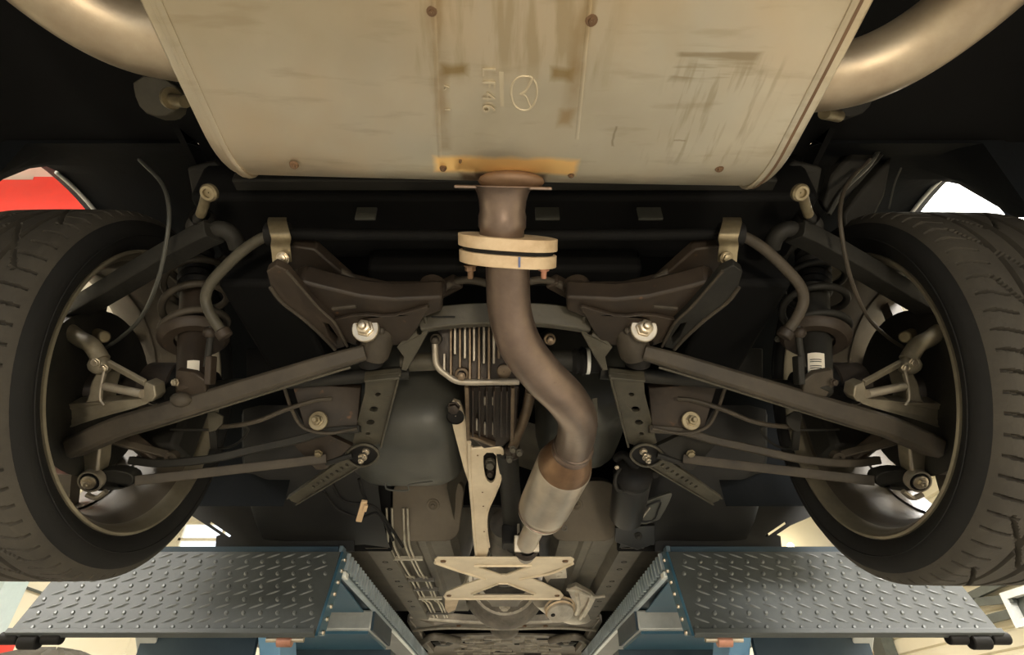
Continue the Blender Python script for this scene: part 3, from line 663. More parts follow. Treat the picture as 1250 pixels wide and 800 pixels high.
# ================================================================== EXHAUST PIPE (flanges, bend, resonator)
ex = Thing('exhaust_pipe', 'brown curved exhaust pipe running from the muffler flange to the resonator can', 'pipe', V(0,0.6,0.54))
def ovalplate(c, ax, hw, hh, th):
    ax = Vector(ax).normalized(); x = Vector((1,0.045,-0.05)).normalized(); z = x.cross(ax).normalized()
    pts = []
    for i in range(40):
        a = 2*pi*i/40; ca, sa = cos(a), sin(a)
        pts.append(c+x*hw*(abs(ca)**0.75)*(1 if ca > 0 else -1)+z*hh*(abs(sa)**1.15)*(1 if sa > 0 else -1))
    return MB().prism(pts, ax*th)
tl = Vector((0.0,0.775,-0.63)).normalized(); f1 = M(620,288,0.688); f2 = f1+tl*0.0195
ex.part('flange_plate', ovalplate(f1, tl, 0.0600, 0.037, 0.0145), 'flange', bev=0.002)
f2p = ex.part('flange_plate', ovalplate(f2, tl, 0.0590, 0.038, 0.0145), 'flange', bev=0.002)
ex.part('gasket', ovalplate(f1+tl*0.0145, tl, 0.055, 0.033, 0.0048), 'softrubber')
fz = Vector((1,0,0)).cross(tl).normalized()
if fz.z > 0: fz = -fz
ex.part('paint_mark', MB().box(f2+Vector((0.013,0,0))+tl*0.007+fz*0.0385, (0.0025,0.012,0.0012), (Vector((1,0,0)),tl,fz)), 'blueink', parent=f2p)
for x, mt in ((0.043,'coppery'),(-0.045,'boltbrown')):
    ex.part('flange_bolt', MB().hexbolt(f2+Vector((x,0,0))+tl*0.0145+fz*0.012, tl, 0.0065, 0.007, stud=0.008), mt)
path = [V(0.003,0.575,0.565), M(1232-618,338,0.83,1), M(1232-620,372,0.835,1)]
path = [f2+tl*0.006+fz*-0.001, M(620,345,0.715), M(623,385,0.735), M(637,425,0.755), M(664,460,0.785), M(690,486,0.82), M(704,509,0.875), M(704,529,0.935), M(699,548,0.995)]
ex.part('bent_pipe', MB().tube(cr(path, 8), 0.0315, 32, radii=[0.0268+0.0050*min(1,i/64) for i in range(8*8+1)]), 'pipe')
e0 = path[-1]; e1 = M(659,630,1.19)
ax_ = (e1-e0); Lr = ax_.length; ax_n = ax_.normalized()
ex.part('weld_ring', MB().lathe(e0-ax_n*0.012, ax_n, [(0,0.031),(0.002,0.035),(0.008,0.0355),(0.012,0.033),(0.016,0.0355),(0.022,0.0355),(0.024,0.032)], 30), 'pipe')
ex.part('resonator_cone', MB().lathe(e0, ax_n, [(-0.002,0.031),(0.010,0.034),(0.030,0.043),(0.052,0.0490),(0.058,0.0495)], 40), 'resoncone')
ex.part('resonator_can', MB().lathe(e0, ax_n, [(0.057,0.0493),(0.060,0.0510),(Lr*0.80,0.0510),(Lr*0.93,0.0490),(Lr*0.97,0.040),(Lr*0.99,0.030),(Lr,0.022)], 40), 'reson', label='bright cylindrical resonator can')
ex.part('resonator_seam', MB().lathe(e0+ax_n*(Lr*0.885), ax_n, [(0,0.0495),(0.001,0.0512),(0.004,0.0508),(0.005,0.0490)], 40), 'pipe')
e2 = M(643,664,1.30)
ex.part('outlet_pipe', MB().tube([e1-ax_n*0.02, e1.lerp(e2,0.5), e2], 0.0225, 26), 'reson')
a3 = (M(639,692,1.85)-e2).normalized()
ex.part('clamp_plate', MB().box(e2, (0.056, 0.008, 0.036), (Vector((1,0,0)).cross(a3).cross(a3).normalized(), a3, Vector((1,0,0)).cross(a3).normalized())), 'shield', bev=0.002)
bl = MB().lathe(e2, a3, [(0.006,0.026)]+[(0.010+0.008*i+(0.004 if j else 0), 0.031 if j else 0.026) for i in range(8) for j in (0,1)], 26)
ex.part('flex_bellows', bl, 'diffdark')
ex.part('front_pipe', MB().tube(cr([e2+a3*0.06, M(641,694,1.92), M(655,715,2.08), M(672,735,2.2)], 6), 0.027, 22), 'trans')

# ================================================================== REAR SUBFRAME
sf = Thing('rear_subframe', 'rusty black rear suspension subframe spanning under the differential', 'subframe', V(0,0.8,0.55))
def poly(pxs, z, s): return [atz(a,b_,z,s) for a,b_ in pxs]
for s in (-1,1):
    # lower bolt plate
    pl = chaikin(poly([(398,393),(440,384),(475,388),(503,380),(527,373),(516,388),(509,402),(494,421),(458,423),(424,421),(412,404)], 0.540, s), 1)
    sf.part('mount_plate', MB().prism(pl, (0,0,0.006)), 'subframe', bev=0.0015)
    # body of the beam above it
    sf.part('side_beam', MB().prism(poly([(404,398),(374,368),(356,348),(368,344),(398,352),(440,362),(480,366),(540,363),(540,380),(520,388),(500,392),(472,396),(440,396)], 0.548, s), (0,0,0.035)), 'subframe', bev=0.006)
    sf.part('upper_web', MB().prism(poly([(396,352),(352,330),(350,300),(385,305),(430,345),(470,354),(535,354),(552,345),(566,352),(540,366),(440,364)], 0.60, s), (0,0,0.02)), 'subframe', bev=0.003)
    # folded gusset arm reaching outwards to the stabiliser clamp
    arm = poly([(325,332),(336,324),(350,331),(368,352),(390,377),(408,394),(419,414),(421,424),(409,427),(394,411),(372,391),(344,369),(330,350)], 0.536, s)
    slot = poly([(394,394),(401,396),(412,412),(411,420),(402,412)], 0.536, s)
    sf.part('gusset_arm', MB().prism(arm, (0,0,0.014), [slot]), 'subframe' if s < 0 else 'armdark', bev=0.002)
    sf.part('gusset_flange', MB().tube(cr([atz(330,351,0.535,s),atz(344,369,0.535,s),atz(372,391,0.535,s),atz(394,411,0.535,s),atz(409,427,0.535,s)],5), 0.003, 8), 'arm')
    sf.part('gusset_flange', MB().tube(cr([atz(350,331,0.535,s),atz(368,352,0.535,s),atz(390,377,0.535,s),atz(408,394,0.535,s),atz(419,414,0.535,s),atz(424,423,0.535,s)],5), 0.0025, 8), 'arm')
    # raised oval seam beads in front of the big bolt
    sf.part('pressed_rib', MB().bar(atz(405,377,0.5345,s), atz(435,374,0.5345,s), 0.006, 0.004), 'arm', bev=0.0015)
    # upper tube of the frame
    sf.part('upper_tube', MB().tube(cr([M(372,306,0.90,s),M(400,322,0.90,s),M(430,340,0.90,s),M(455,354,0.905,s),M(490,359,0.91,s),M(530,357,0.915,s),M(552,346,0.92,s),M(575,342,0.925,s),M(616,352,0.925,s)],6), 0.0065, 12), 'arm')
    lug = MB().lathe(M(528,352,0.905,s), DN, [(-0.006,0.022),(0.006,0.020),(0.006,0.011),(-0.006,0.010),(-0.006,0.001)], 20)
    sf.part('locating_eye', lug, 'subframe')
    # big bolt, washer and rubber bush under it
    ub = Vector((0.04*s,-0.93,-0.37)).normalized(); c = atz(449,404,0.538,s)+ub*0.010
    sf.part('mount_bolt', MB().hexbolt(c, ub, 0.0115, 0.014, washer=0.0215, stud=0.007, wh=0.006), 'zinc', bev=0.0006, label='bright zinc mounting bolt with washer')
    sf.part('side_nub', MB().ball(atz(466,404,0.537,s), 0.006, 10), 'arm')
    bs = M(462,433,0.945,s)
    sf.part('pivot_bush', MB().lathe(bs+Vector((0,-0.02,0.012)), (s*0.25,0.55,-0.42), [(-0.030,0.020),(0,0.0255),(0.022,0.0255),(0.030,0.021),(0.030,0.001)], 24), 'arm')
    # diagonal bracket with a hole, next to the diff
    br = [M(516,380,0.925,s),M(527,384,0.925,s),M(523,405,0.930,s),M(508,432,0.945,s),M(496,453,0.96,s),M(490,452,0.96,s),M(493,436,0.945,s),M(484,424,0.94,s),M(497,408,0.93,s)]
    hc = M(512,404,0.931,s)
    sf.part('bush_bracket', MB().prism(br, (0,0.012,0.012), [circ(hc,0.0045,(1,0,0),Vector((0,0.35,-0.94)),10,1.7)]), 'bracket', bev=0.0012)
    # leg with four holes reaching forward
    LG = [(446,459),(487,455),(485,475),(472,520),(464,542),(446,547),(430,541),(436,515),(445,480)]
    def lgd(py): return 0.975+(py-455)*0.0016
    leg = [M(a,b_,lgd(b_),s) for a,b_ in LG]
    axx = Vector((1,0,0)); axy = (M(455,545,lgd(545),s)-M(455,455,lgd(455),s)).normalized(); axx = (M(487,455,lgd(455),s)-M(446,459,lgd(459),s)).normalized()
    hs = [circ(M(a,b_,lgd(b_),s), r, axx, axy, 12) for a,b_,r in ((461,482,0.0050),(456,500,0.0078),(452,516,0.0078),(449,530,0.0044))]
    sf.part('perforated_leg', MB().prism(leg, (0,0.006,0.010), hs), 'bracket', bev=0.0012)
    sf.part('leg_lip', MB().bar(M(488,455,lgd(455),s), M(465,544,lgd(544),s), 0.004, 0.012), 'bracket', bev=0.001)
    sf.part('leg_lip', MB().bar(M(445,459,lgd(459),s)+Vector((0,0.004,0)), M(488,455,lgd(455),s)+Vector((0,0.004,0)), 0.020, 0.006, up=(0,1,0)), 'bracket', bev=0.001)
    # front arm bracket of the subframe (towards the wheel), with its bolt
    fb = [M(362,470,1.02,s),M(352,480,1.02,s),M(372,524,1.04,s),M(402,527,1.05,s),M(436,521,1.06,s),M(432,530,1.06,s),M(400,537,1.05,s),M(366,532,1.04,s),M(345,478,1.02,s)]
    sf.part('front_bracket', MB().prism([M(356,468,1.03,s),M(440,474,1.08,s),M(436,522,1.07,s),M(402,527,1.06,s),M(372,522,1.05,s)], (0,0.006,0.012)), 'subframe', bev=0.001)
    sf.part('front_bracket_lip', MB().tube(cr([M(347,474,1.01,s),M(356,500,1.03,s),M(370,522,1.04,s),M(400,529,1.05,s),M(436,523,1.055,s)],5), 0.0032, 8), 'arm')
    sf.part('front_mount_bolt', MB().hexbolt(M(389,514,1.040,s), Vector((0,-0.93,-0.37)), 0.0085, 0.012, washer=0.017, stud=0.010, wh=0.005), 'olivezinc')
    sf.part('drop_bracket', MB().prism([M(356,541,1.10,s),M(398,530,1.10,s),M(430,545,1.12,s),M(398,573,1.12,s),M(386,574,1.12,s)], (0,0.006,0.01)), 'subframe' if s<0 else 'armdark', bev=0.001)
    sf.part('drop_bolt', MB().hexbolt(M(389,553,1.095,s), Vector((0,-0.35,-1)), 0.007, 0.007), 'olivezinc')
# front grey face of the bridge (curved bar) and rear tube
BR = cr([M(514,392,0.932),M(540,388,0.930),M(575,385,0.930),M(616,384,0.930),M(660,385,0.930),M(695,389,0.930),M(720,393,0.932)],5)
sf.part('bridge_beam', MB().sweep(BR, [(-0.010,-0.0175),(0.008,-0.0175),(0.010,-0.0155),(0.010,0.0155),(0.008,0.0175),(-0.010,0.0175)], up=(0,-0.4,1)), 'bridge')
sf.part('bridge_stencil', MB().box(M(541,387,0.9165), (0.038,0.0006,0.003)), 'ink')
for px in (513, 719):
    q = M(px,382,0.915); sf.part('bridge_strap', MB().tube(cr([M(px-7*(1 if px<600 else -1),370,0.918),M(px,372,0.915),M(px+9*(1 if px<600 else -1),400,0.925)],5), 0.004, 8), 'bracket')
# black bar standing in for shade behind the rear tube, giving the gap depth
sf.part('gap_shade_bar', MB().bar(M(452,327,0.98), M(780,327,0.98), 0.05, 0.05), 'black', bev=0.01)

# diagonal perforated braces and their cups
for s in (-1,1):
    br = Thing('diagonal_brace', {-1:'perforated diagonal brace from the cup below the fuel tank to the left sill', 1:'perforated diagonal brace above the black canister reaching to the right sill'}[s], 'brace', M(445,556,1.12,s), 'perforated body braces')
    a, b_ = M(449,551,1.115,s), M(357,611,1.27,s); d = (b_-a).normalized(); nn = Vector((0,-0.45,-0.89)); x = d.cross(nn).normalized(); nn = x.cross(d).normalized()
    if nn.z > 0: nn = -nn
    W = 0.0165; L_ = (b_-a).length
    out = [a+x*W-d*0.0, a+x*W*1.25+d*0.02, a+d*0.05+x*W*1.1, b_+x*W*0.75, b_+d*0.006, b_-x*W*0.75, a+d*0.05-x*W*1.1, a-x*W*1.25+d*0.02, a-x*W*0.9, a-d*0.014-x*W*0.4, a-d*0.014+x*W*0.4]
    hs = [circ(a+d*(0.056+i*0.0185), 0.0042, x, d, 10) for i in range(9) if 0.056+i*0.0185 < L_-0.008]
    br.part('brace_plate', MB().prism(out, -nn*0.004, hs), 'bracket', bev=0.0006)
    for q in (1,-1):
        br.part('folded_edge', MB().bar(a+d*0.04+x*q*W*1.05, b_+x*q*W*0.72, 0.003, 0.012, up=nn), 'bracket', bev=0.0006)
    cup = [a-d*0.026, a-d*0.018+x*0.018, a+d*0.008+x*0.026, a+d*0.036+x*0.024, a+d*0.055+x*0.012, a+d*0.055-x*0.012, a+d*0.036-x*0.024, a+d*0.008-x*0.026, a-d*0.018-x*0.018]
    rim = cr([p+nn*0.004 for p in chaikin(cup,1)+[chaikin(cup,1)[0]]], 3)
    br.part('cup_rim', MB().tube(rim, 0.0026, 8), 'bracket')
    br.part('cup_floor', MB().prism([p+nn*0.001 for p in chaikin(cup,1)], -nn*0.002), 'softrubber')
    for k, q in enumerate((a-d*0.000-x*0.003*s, a+d*0.019+x*0.003*s)):
        br.part('bolt', MB().hexbolt(q+nn*0.002, nn, 0.0052+0.001*k, 0.009, washer=0.0075+0.0015*k, stud=0.003), 'zinc')

# ================================================================== DIFFERENTIAL
df = Thing('differential', 'finned brown differential housing behind the exhaust bend', 'differential', M(590,440,1.0))
DX = -0.036
dc = M(588,432,1.03)
def dpt(px, py, d): return M(px, py, d)
# rear cover as a rounded box
cov = []
for k,(sx,dy) in enumerate(((1.0,0),(1.0,0.03),(0.96,0.055),(0.80,0.07))): pass
cover = chaikin([dpt(532,404,0.99),dpt(532,447,0.99),dpt(558,468,0.99),dpt(640,468,0.99),dpt(655,440,0.99),dpt(655,404,0.99),dpt(640,380,0.99),dpt(545,380,0.99)],2)
df.part('rear_cover', MB().prism(cover, (0,0.05,0.045)), 'diffdark', bev=0.004)
df.part('case', MB().prism([p+Vector((0,0.05,0.045)) for p in chaikin([dpt(528,400,0.99),dpt(528,450,0.99),dpt(556,476,0.99),dpt(642,474,0.99),dpt(660,440,0.99),dpt(660,395,0.99)],1)], (0,0.12,0.07)), 'diffdark', bev=0.004)
ribs = [(543,432,455),(551,396,458),(556,396,433),(562,396,449),(568,396,438),(574,396,463),(579,396,441),(585,396,463),(591,396,444),(597,396,463),(603,396,444),(609,396,438)]
for i,(px,t0,t1) in enumerate(ribs):
    df.part('cooling_rib', MB().bar(dpt(px,t0,0.975), dpt(px,t1,0.972), 0.0042, 0.022, up=(0,-1,0.3)), 'finlight' if i % 2 == 0 else 'diff', bev=0.001)
df.part('cover_lip', MB().tube(cr([dpt(531,420,0.965),dpt(533,445,0.965),dpt(546,458,0.965),dpt(562,466,0.965),dpt(600,466.5,0.965),dpt(634,466,0.965)],5), 0.0058, 10), 'finlight')
for px,py,r in ((531,416,0.006),(563,460,0.0075),(672,416,0.006)):
    c = dpt(px,py,0.955); df.part('cover_bolt', MB().lathe(c+Vector((0,0.01,0.01)), (0,-0.75,-0.66), [(-0.01,r*1.7),(0.004,r*1.6),(0.006,r*1.1)], 16).hexbolt(c, (0,-0.75,-0.66), r*0.8, 0.006), 'diff' if px > 540 else 'arm')
df.part('filler_boss', MB().lathe(dpt(615,454,0.975), (0,-0.8,-0.6), [(-0.02,0.013),(0.0,0.012),(0.002,0.008),(0.002,0.001)], 20), 'diff')
# lower nose with dark fins
nose = [dpt(566,472,1.00),dpt(634,472,1.00),dpt(630,530,1.10),dpt(615,545,1.13),dpt(590,548,1.13),dpt(572,532,1.10)]
df.part('pinion_nose', MB().prism(nose, (0,0.06,0.06)), 'diffdark', bev=0.003)
for px in (577,585,594,603,612,619):
    df.part('nose_fin', MB().bar(dpt(px,474,0.985), dpt(px,530,1.085), 0.0032, 0.016, up=(0,-1,0.5)), 'diffdark', bev=0.0008)
for px,a,b_ in ((592,485,494),(602,485,494),(582,512,525),(592,516,530),(602,516,530),(612,512,525)):
    df.part('fin_tip', MB().bar(dpt(px,a,0.984+(a-474)*0.0018), dpt(px,b_,0.984+(b_-474)*0.0018), 0.0036, 0.004, up=(0,-1,0.5)), 'finlight')
for px in (569.5, 626): df.part('nose_side', MB().bar(dpt(px,470,0.985), dpt(px+(2 if px<600 else -1),534,1.09), 0.007, 0.018, up=(0,-1,0.5)), 'diff', bev=0.001)
df.part('drain_pipe', MB().tube(cr([dpt(648,476,1.00),dpt(643,500,1.05),dpt(636,520,1.09),dpt(626,545,1.13)],5), 0.010, 14), 'diff')
df.part('lower_collar', MB().bar(dpt(573,531,1.09), dpt(604,543,1.115), 0.008, 0.01), 'diff', bev=0.002)
# side output tubes
df.part('output_tube', MB().tube([dpt(535,441,1.03),dpt(490,443,1.03)], 0.0165, 20), 'bracket')
df.part('output_tube', MB().tube([dpt(645,441,1.03),dpt(703,441,1.03)], 0.0185, 20), 'armdark')
df.part('boot_band', MB().lathe(dpt(715,441,1.03), (1,0,0), [(0,0.0225),(0.0001,0.024),(0.006,0.024),(0.006,0.0225)], 24), 'palewhite', label='bright metal boot clamp')
df.part('boot', MB().lathe(dpt(697,441,1.03), (1,0,0), [(0,0.018),(0.008,0.024),(0.014,0.021),(0.020,0.026),(0.028,0.022),(0.05,0.0225),(0.06,0.018)], 24), 'softrubber')
for s in (-1,1):
    hs_ = Thing('half_shaft', {-1:'dark half shaft behind the big left link',1:'dark half shaft behind the big right link'}[s], 'shaft', Vs(0.3,0.86,0.53,s))
    hs_.part('shaft', MB().tube([Vs(0.17,0.868,0.545,s), Vs(0.60,0.872,0.508,s)], 0.0125, 14), 'armdark')
    hs_.part('boot', MB().lathe(Vs(0.50,0.87,0.515,s), (s,0,0), [(0,0.015),(0.008,0.028),(0.014,0.023),(0.022,0.036),(0.028,0.031),(0.038,0.043),(0.07,0.044)], 24), 'softrubber')
    hs_.part('joint_cup', MB().lathe(Vs(0.565,0.87,0.51,s), (s,0,0), [(0,0.044),(0.002,0.048),(0.05,0.048),(0.055,0.03),(0.10,0.022)], 28), 'disc')

# cream power plant frame (two webs) -----------------------------------------
pf = Thing('powerplant_frame', 'cream aluminium beam running forward from the differential to the gearbox', 'beam', M(590,580,1.25))
w1 = [M(549,497,1.06),M(553,489,1.06),M(561,492,1.06),M(567,505,1.08),M(571,530,1.12),M(577,560,1.18),M(582,600,1.27),M(574,596,1.27),M(566,572,1.20),M(553,523,1.12)]
pf.part('outer_web', MB().prism(w1, (0.0,0.012,0.012)), 'cream', bev=0.0015)
pf.part('outer_socket', MB().lathe(M(556,509,1.065), (0,-0.5,-0.86), [(-0.002,0.001),(-0.002,0.0155),(0.001,0.0165)], 22), 'softrubber')
pf.part('outer_socket_nut', MB().hexbolt(M(554,497,1.05), (0,-0.5,-0.86), 0.010, 0.012), 'diffdark')
def pd(py): return 1.13+(py-545)*0.0024
def q(px, py): return M(px, py, pd(py))
o2 = chaikin([q(572,536),q(575,548),q(590,547),q(612,546.5),q(613,560),q(611,585),q(603,606),q(595,625),q(594,645),q(597,668),q(594,682),q(582,682),q(579,655),q(577,625),q(574,590),q(573,560)],1)
hole = chaikin([q(590,553),q(606,553),q(606,570),q(605,585),q(600,591),q(593,586),q(590,570)],1)
bb = pf.part('lower_beam', MB().prism(o2, (0,0.008,0.008), [hole]), 'cream', bev=0.002)
pf.part('beam_lip', MB().tube(cr([q(573,540),q(573,560),q(574,590),q(577,625),q(579,655),q(582,682)],5), 0.0038, 8), 'cream')
pf.part('beam_lip', MB().tube(cr([q(576,548),q(590,547),q(611,547),q(613,560),q(611,585),q(603,606),q(595,625),q(594,645),q(597,668)],5), 0.0030, 8), 'cream')
pf.part('socket_pocket', MB().prism([p+Vector((0,0.018,0.018)) for p in hole], (0,0.004,0.004)), 'softrubber')
pf.part('socket_nut', MB().hexbolt(q(598,568)+Vector((0,0.012,0.012)), (0,-0.5,-0.86), 0.009, 0.014, washer=0.011), 'bridge')
pf.part('socket_nut', MB().hexbolt(q(598,581)+Vector((0,0.012,0.012)), (0,-0.5,-0.86), 0.007, 0.010), 'diffdark')
for px,py in ((583,556),(589,601),(590,618),(591,649)): pf.part('rivet', MB().ball(q(px,py), 0.0022, 8), 'boltbrown')
pf.part('front_socket', MB().lathe(M(589,676,1.55), (0,1,0.0), [(0,0.020),(0.04,0.022),(0.06,0.026)], 20), 'shield')
# propeller shaft and gearbox tail
pp = Thing('propeller_shaft', 'dark propeller shaft beside the cream beam', 'shaft', M(622,600,1.25))
pp.part('tube', MB().tube([M(618,548,1.16), M(623,600,1.31), M(627,665,1.52)], 0.0235, 22), 'armdark')
pp.part('yoke', MB().box(M(624,656,1.40), (0.045,0.06,0.045)), 'softrubber', bev=0.004)
pp.part('yoke_flange', MB().box(M(633,660,1.36), (0.006,0.03,0.07)), 'finlight', bev=0.001)
pp.part('joint', MB().ball(M(626,551,1.14), 0.018, 14), 'diffdark')
for a,b_ in ((626,548),(634,552),(622,560)): pp.part('joint_nut', MB().hexbolt(M(a,b_,1.115), (0,-0.5,-0.86), 0.006, 0.008), 'bridge')

# ================================================================== FUEL TANK / CANISTER / CABLES
tk = Thing('fuel_tank', 'smooth grey rounded tank in the middle behind the left perforated brace', 'tank', M(500,560,1.3))
def blob(x0,x1,y0,y1,z0,z1,r,n=6):
    """box with big rounded lower edges"""
    rows = []
    cx, cy = (x0+x1)/2, (y0+y1)/2
    for kz, ins in ((z1,0.0),(z0+r,0.0),(z0+r*0.62,0.07),(z0+r*0.32,0.22),(z0+r*0.12,0.45),(z0,0.85)):
        ring = []
        hx, hy = (x1-x0)/2-r*ins, (y1-y0)/2-r*ins
        for k in range(48):
            a = 2*pi*k/48; ca, sa = cos(a), sin(a); e = 0.42
            ring.append(V(cx+hx*abs(ca)**e*(1 if ca>=0 else -1), cy+hy*abs(sa)**e*(1 if sa>=0 else -1), kz))
        rows.append(ring)
    mb = addloft(MB(), rows); nn = len(mb.v)-48; mb.f.append(tuple(range(nn, nn+48))); return mb
tk.part('tank_shell', blob(-0.365,-0.085,1.02,1.345,0.495,0.79,0.085), 'tank', angle=60)
tk.part('pressed_label', MB().tube(cr([M(470,591,1.305),M(474,598,1.30),M(498,599,1.30),M(500,592,1.30),M(528,588,1.29)],4), 0.0022, 6), 'tank')
t2 = Thing('fuel_tank', 'grey tank end to the right of the exhaust bend', 'tank', M(740,520,1.3))
t2.part('tank_shell', blob(0.075,0.28,1.06,1.36,0.545,0.79,0.085), 'tank', angle=60)
t2.part('mount_strap', MB().prism([M(723,487,1.06),M(729,486,1.06),M(730,520,1.10),M(724,540,1.10)], (0,0.01,0.004)), 'bracket')
cn = Thing('charcoal_canister', 'glossy black canister with pipes below the right perforated brace', 'canister', M(777,600,1.25))
c0, c1 = M(772,583,1.22), M(765,628,1.36)
cn.part('can', MB().lathe(c0, c1-c0, [(0,0.03),(0.004,0.038),(0.01,0.040),((c1-c0).length,0.040)], 28, True), 'satin')
cn.part('cap', MB().lathe(c0-(c1-c0).normalized()*0.03, c1-c0, [(0,0.020),(0.006,0.034),(0.012,0.041),(0.026,0.041),(0.034,0.037)], 24, True), 'softrubber', bev=0.002)
cn.part('hose', MB().tube(cr([M(757,572,1.20),M(751,584,1.19),M(754,598,1.20),M(768,599,1.20),M(780,598,1.21)],6), 0.004, 8), 'armdark')
cn.part('top_hose', MB().tube(cr([M(752,560,1.22),M(762,556,1.20),M(778,572,1.21),M(800,580,1.25)],6), 0.009, 12), 'softrubber')
cn.part('clip', MB().hexbolt(M(753,571,1.20), (0,-0.6,-0.8), 0.004, 0.004), 'zinc')
cb_ = Thing('canister_bracket', 'dark folded bracket plate with a stamped line under the black canister', 'bracket', M(790,620,1.32))
cb_.part('top_plate', MB().prism(chaikin([M(754,641,1.34),M(762,626,1.32),M(778,617,1.30),M(812,604,1.29),M(822,601,1.29),M(815,618,1.30),M(802,640,1.33)],1), (0,0.004,0.006)), 'tank', bev=0.001)
cb_.part('stamped_line', MB().bar(M(784,632,1.318), M(793,620,1.30), 0.004, 0.003), 'finlight')
cb_.part('pressed_recess', MB().tube(cr([M(768,634,1.325),M(774,628,1.315),M(790,618,1.30),M(806,612,1.29),M(804,622,1.30),M(796,636,1.325),M(768,637,1.325)],3), 0.0022, 6), 'satin')
cb_.part('foot', MB().prism([M(751,645,1.35),M(800,642,1.35),M(800,664,1.41),M(778,672,1.42),M(751,662,1.41)], (0,0.01,0.01)), 'satin', bev=0.002)
cb_.part('foot_bolt', MB().hexbolt(M(779,654,1.36), (0,-0.6,-0.8), 0.006, 0.005, washer=0.009), 'armdark')
# tan connector
tcn = Thing('cable_connector', 'small tan plastic connector below the left perforated brace', 'connector', M(441,622,1.25))
tcn.part('housing', MB().bar(M(445,612,1.24), M(438,636,1.27), 0.013, 0.008), 'tanclip', bev=0.0015)
tcn.part('latch', MB().bar(M(447,617,1.235), M(445,624,1.245), 0.008, 0.006), 'tanclip', bev=0.001)
cab = [[(395,600),(412,622),(440,632),(462,628),(480,660)],[(405,590),(420,612),(455,618),(474,640),(492,668)],[(438,585),(442,600),(448,612)]]
for i,(pth) in enumerate(cab):
    solo('wiring_cable', ['black cable looping below the tan connector','black cable looping above the tan connector','short black cable ending in the tan connector'][i], 'cable', MB().tube(cr([M(a,b_,1.28+(b_-590)*0.0015) for a,b_ in pth],6), 0.0035, 8), 'softrubber', 'black cables by the left floor edge')
# brake and fuel lines along the left of the tunnel
bls = Thing('brake_lines', 'bundle of pale metal pipes in clips running forward along the left floor', 'pipes', V(-0.22,1.9,0.45))
def flz(px, py, z=0.452): return atz(px, py, z)
L_sets = [((468,648),(481,668),(490,685)),((474,646),(487,668),(497,685)),((482,644),(499,668),(507,682)),((486,644),(504,668),(512,682))]
for k,(x0,x1) in enumerate(((-0.312,-0.305),(-0.298,-0.291),(-0.268,-0.262),(-0.257,-0.251))):
    pts = [V(x0,1.50,0.520),V(x0,1.56,0.470),V(x0,1.62,0.448),V(x0,1.90,0.448),V(x0+0.012,1.95,0.448),V(x0+0.012,2.25,0.448),V(x0+0.022,2.32,0.448),V(x0+0.022,2.60,0.448)]
    bls.part('pipe', MB().tube(cr(pts,4), 0.0033, 8), 'line')
for y in (1.70,1.95,2.08,2.22,2.50):
    bls.part('clip', MB().box(V(-0.275+0.010*(y>1.9),y,0.445), (0.085,0.014,0.010)), 'line' if y in (1.70,2.22) else 'rail_grey', bev=0.001)

# ================================================================== TUNNEL X-BRACE, GEARBOX, FRONT END
xb = Thing('tunnel_brace', 'cream X-shaped brace plate bolted across the tunnel', 'brace', V(0,1.95,0.42))
XZ = 0.392
def x3(px, py): return atz(px, py, XZ)
outer = [x3(*p) for p in ((530,684),(534,681.5),(697,681.5),(701,684),(698,689),(672,698),(646,706),(664,713),(684,723),(688,728),(684,733),(545,733),(541,729),(545,723),(568,714),(590,706.5),(562,698),(533,689))]
h1 = [x3(580,690.5),x3(649,690.5),x3(643,693),x3(618,702),x3(611,702),x3(584,693)]
h2 = [x3(609,712),x3(619,712),x3(653,725),x3(650,727),x3(578,727),x3(576,725)]
xb.part('x_plate', MB().prism(outer, (0,0,0.004), [h1,h2]), 'cream', bev=0.001)
for lp in (h1, h2):
    xb.part('pressed_rim', MB().tube([p+Vector((0,0,-0.001)) for p in lp]+[lp[0]+Vector((0,0,-0.001))], 0.0035, 8), 'cream')
xb.part('pressed_rim', MB().tube(cr([x3(531,687),x3(560,697),x3(592,707)],4), 0.0045, 8), 'cream')
xb.part('pressed_rim', MB().tube(cr([x3(699,688),x3(672,700),x3(634,707)],4), 0.0045, 8), 'cream')
xb.part('pressed_rim', MB().tube(cr([x3(544,731),x3(684,731)],4), 0.0045, 8), 'cream')
for px,py in ((541,685),(690,685),(548,727),(680,727)): xb.part('bolt', MB().hexbolt(x3(px,py), (0,0,-1), 0.007, 0.004), 'boltbrown')
gb = Thing('gearbox', 'round grey gearbox bell housing beyond the X-shaped brace', 'gearbox', V(0,2.5,0.5))
gb.part('main_case', MB().lathe(V(0.0,1.75,0.560), (0,1,-0.02), [(0,0.001),(0.0,0.045),(0.10,0.055),(0.30,0.075),(0.42,0.078),(0.44,0.095),(0.55,0.10),(0.60,0.125),(0.66,0.15),(0.70,0.165),(0.72,0.165)], 36), 'trans')
for y,r in ((2.13,0.085),(2.19,0.105),(2.30,0.115),(2.36,0.135)):
    gb.part('case_ring', MB().lathe(V(0,y,0.552), (0,1,0), [(-0.008,r-0.01),(-0.006,r+0.004),(0.006,r+0.004),(0.008,r-0.01)], 40), 'frontlip')
gb.part('inspection_cover', MB().prism([x3(592,735)+Vector((0,0,0.02)),x3(640,735)+Vector((0,0,0.02)),x3(632,745)+Vector((0,0,0.01)),x3(600,745)+Vector((0,0,0.01))], (0,0,0.02)), 'front', bev=0.002)
gb.part('drain_plug', MB().hexbolt(atz(616,741,0.428), (0,-0.3,-1), 0.014, 0.008, washer=0.02), 'shield')
for k in range(8):
    a = -pi/2+(k-3.5)*0.32; gb.part('case_bolt', MB().hexbolt(V(0.128*cos(a),2.36,0.552+0.128*sin(a)), (0,-1,0), 0.006, 0.008), 'zinc')
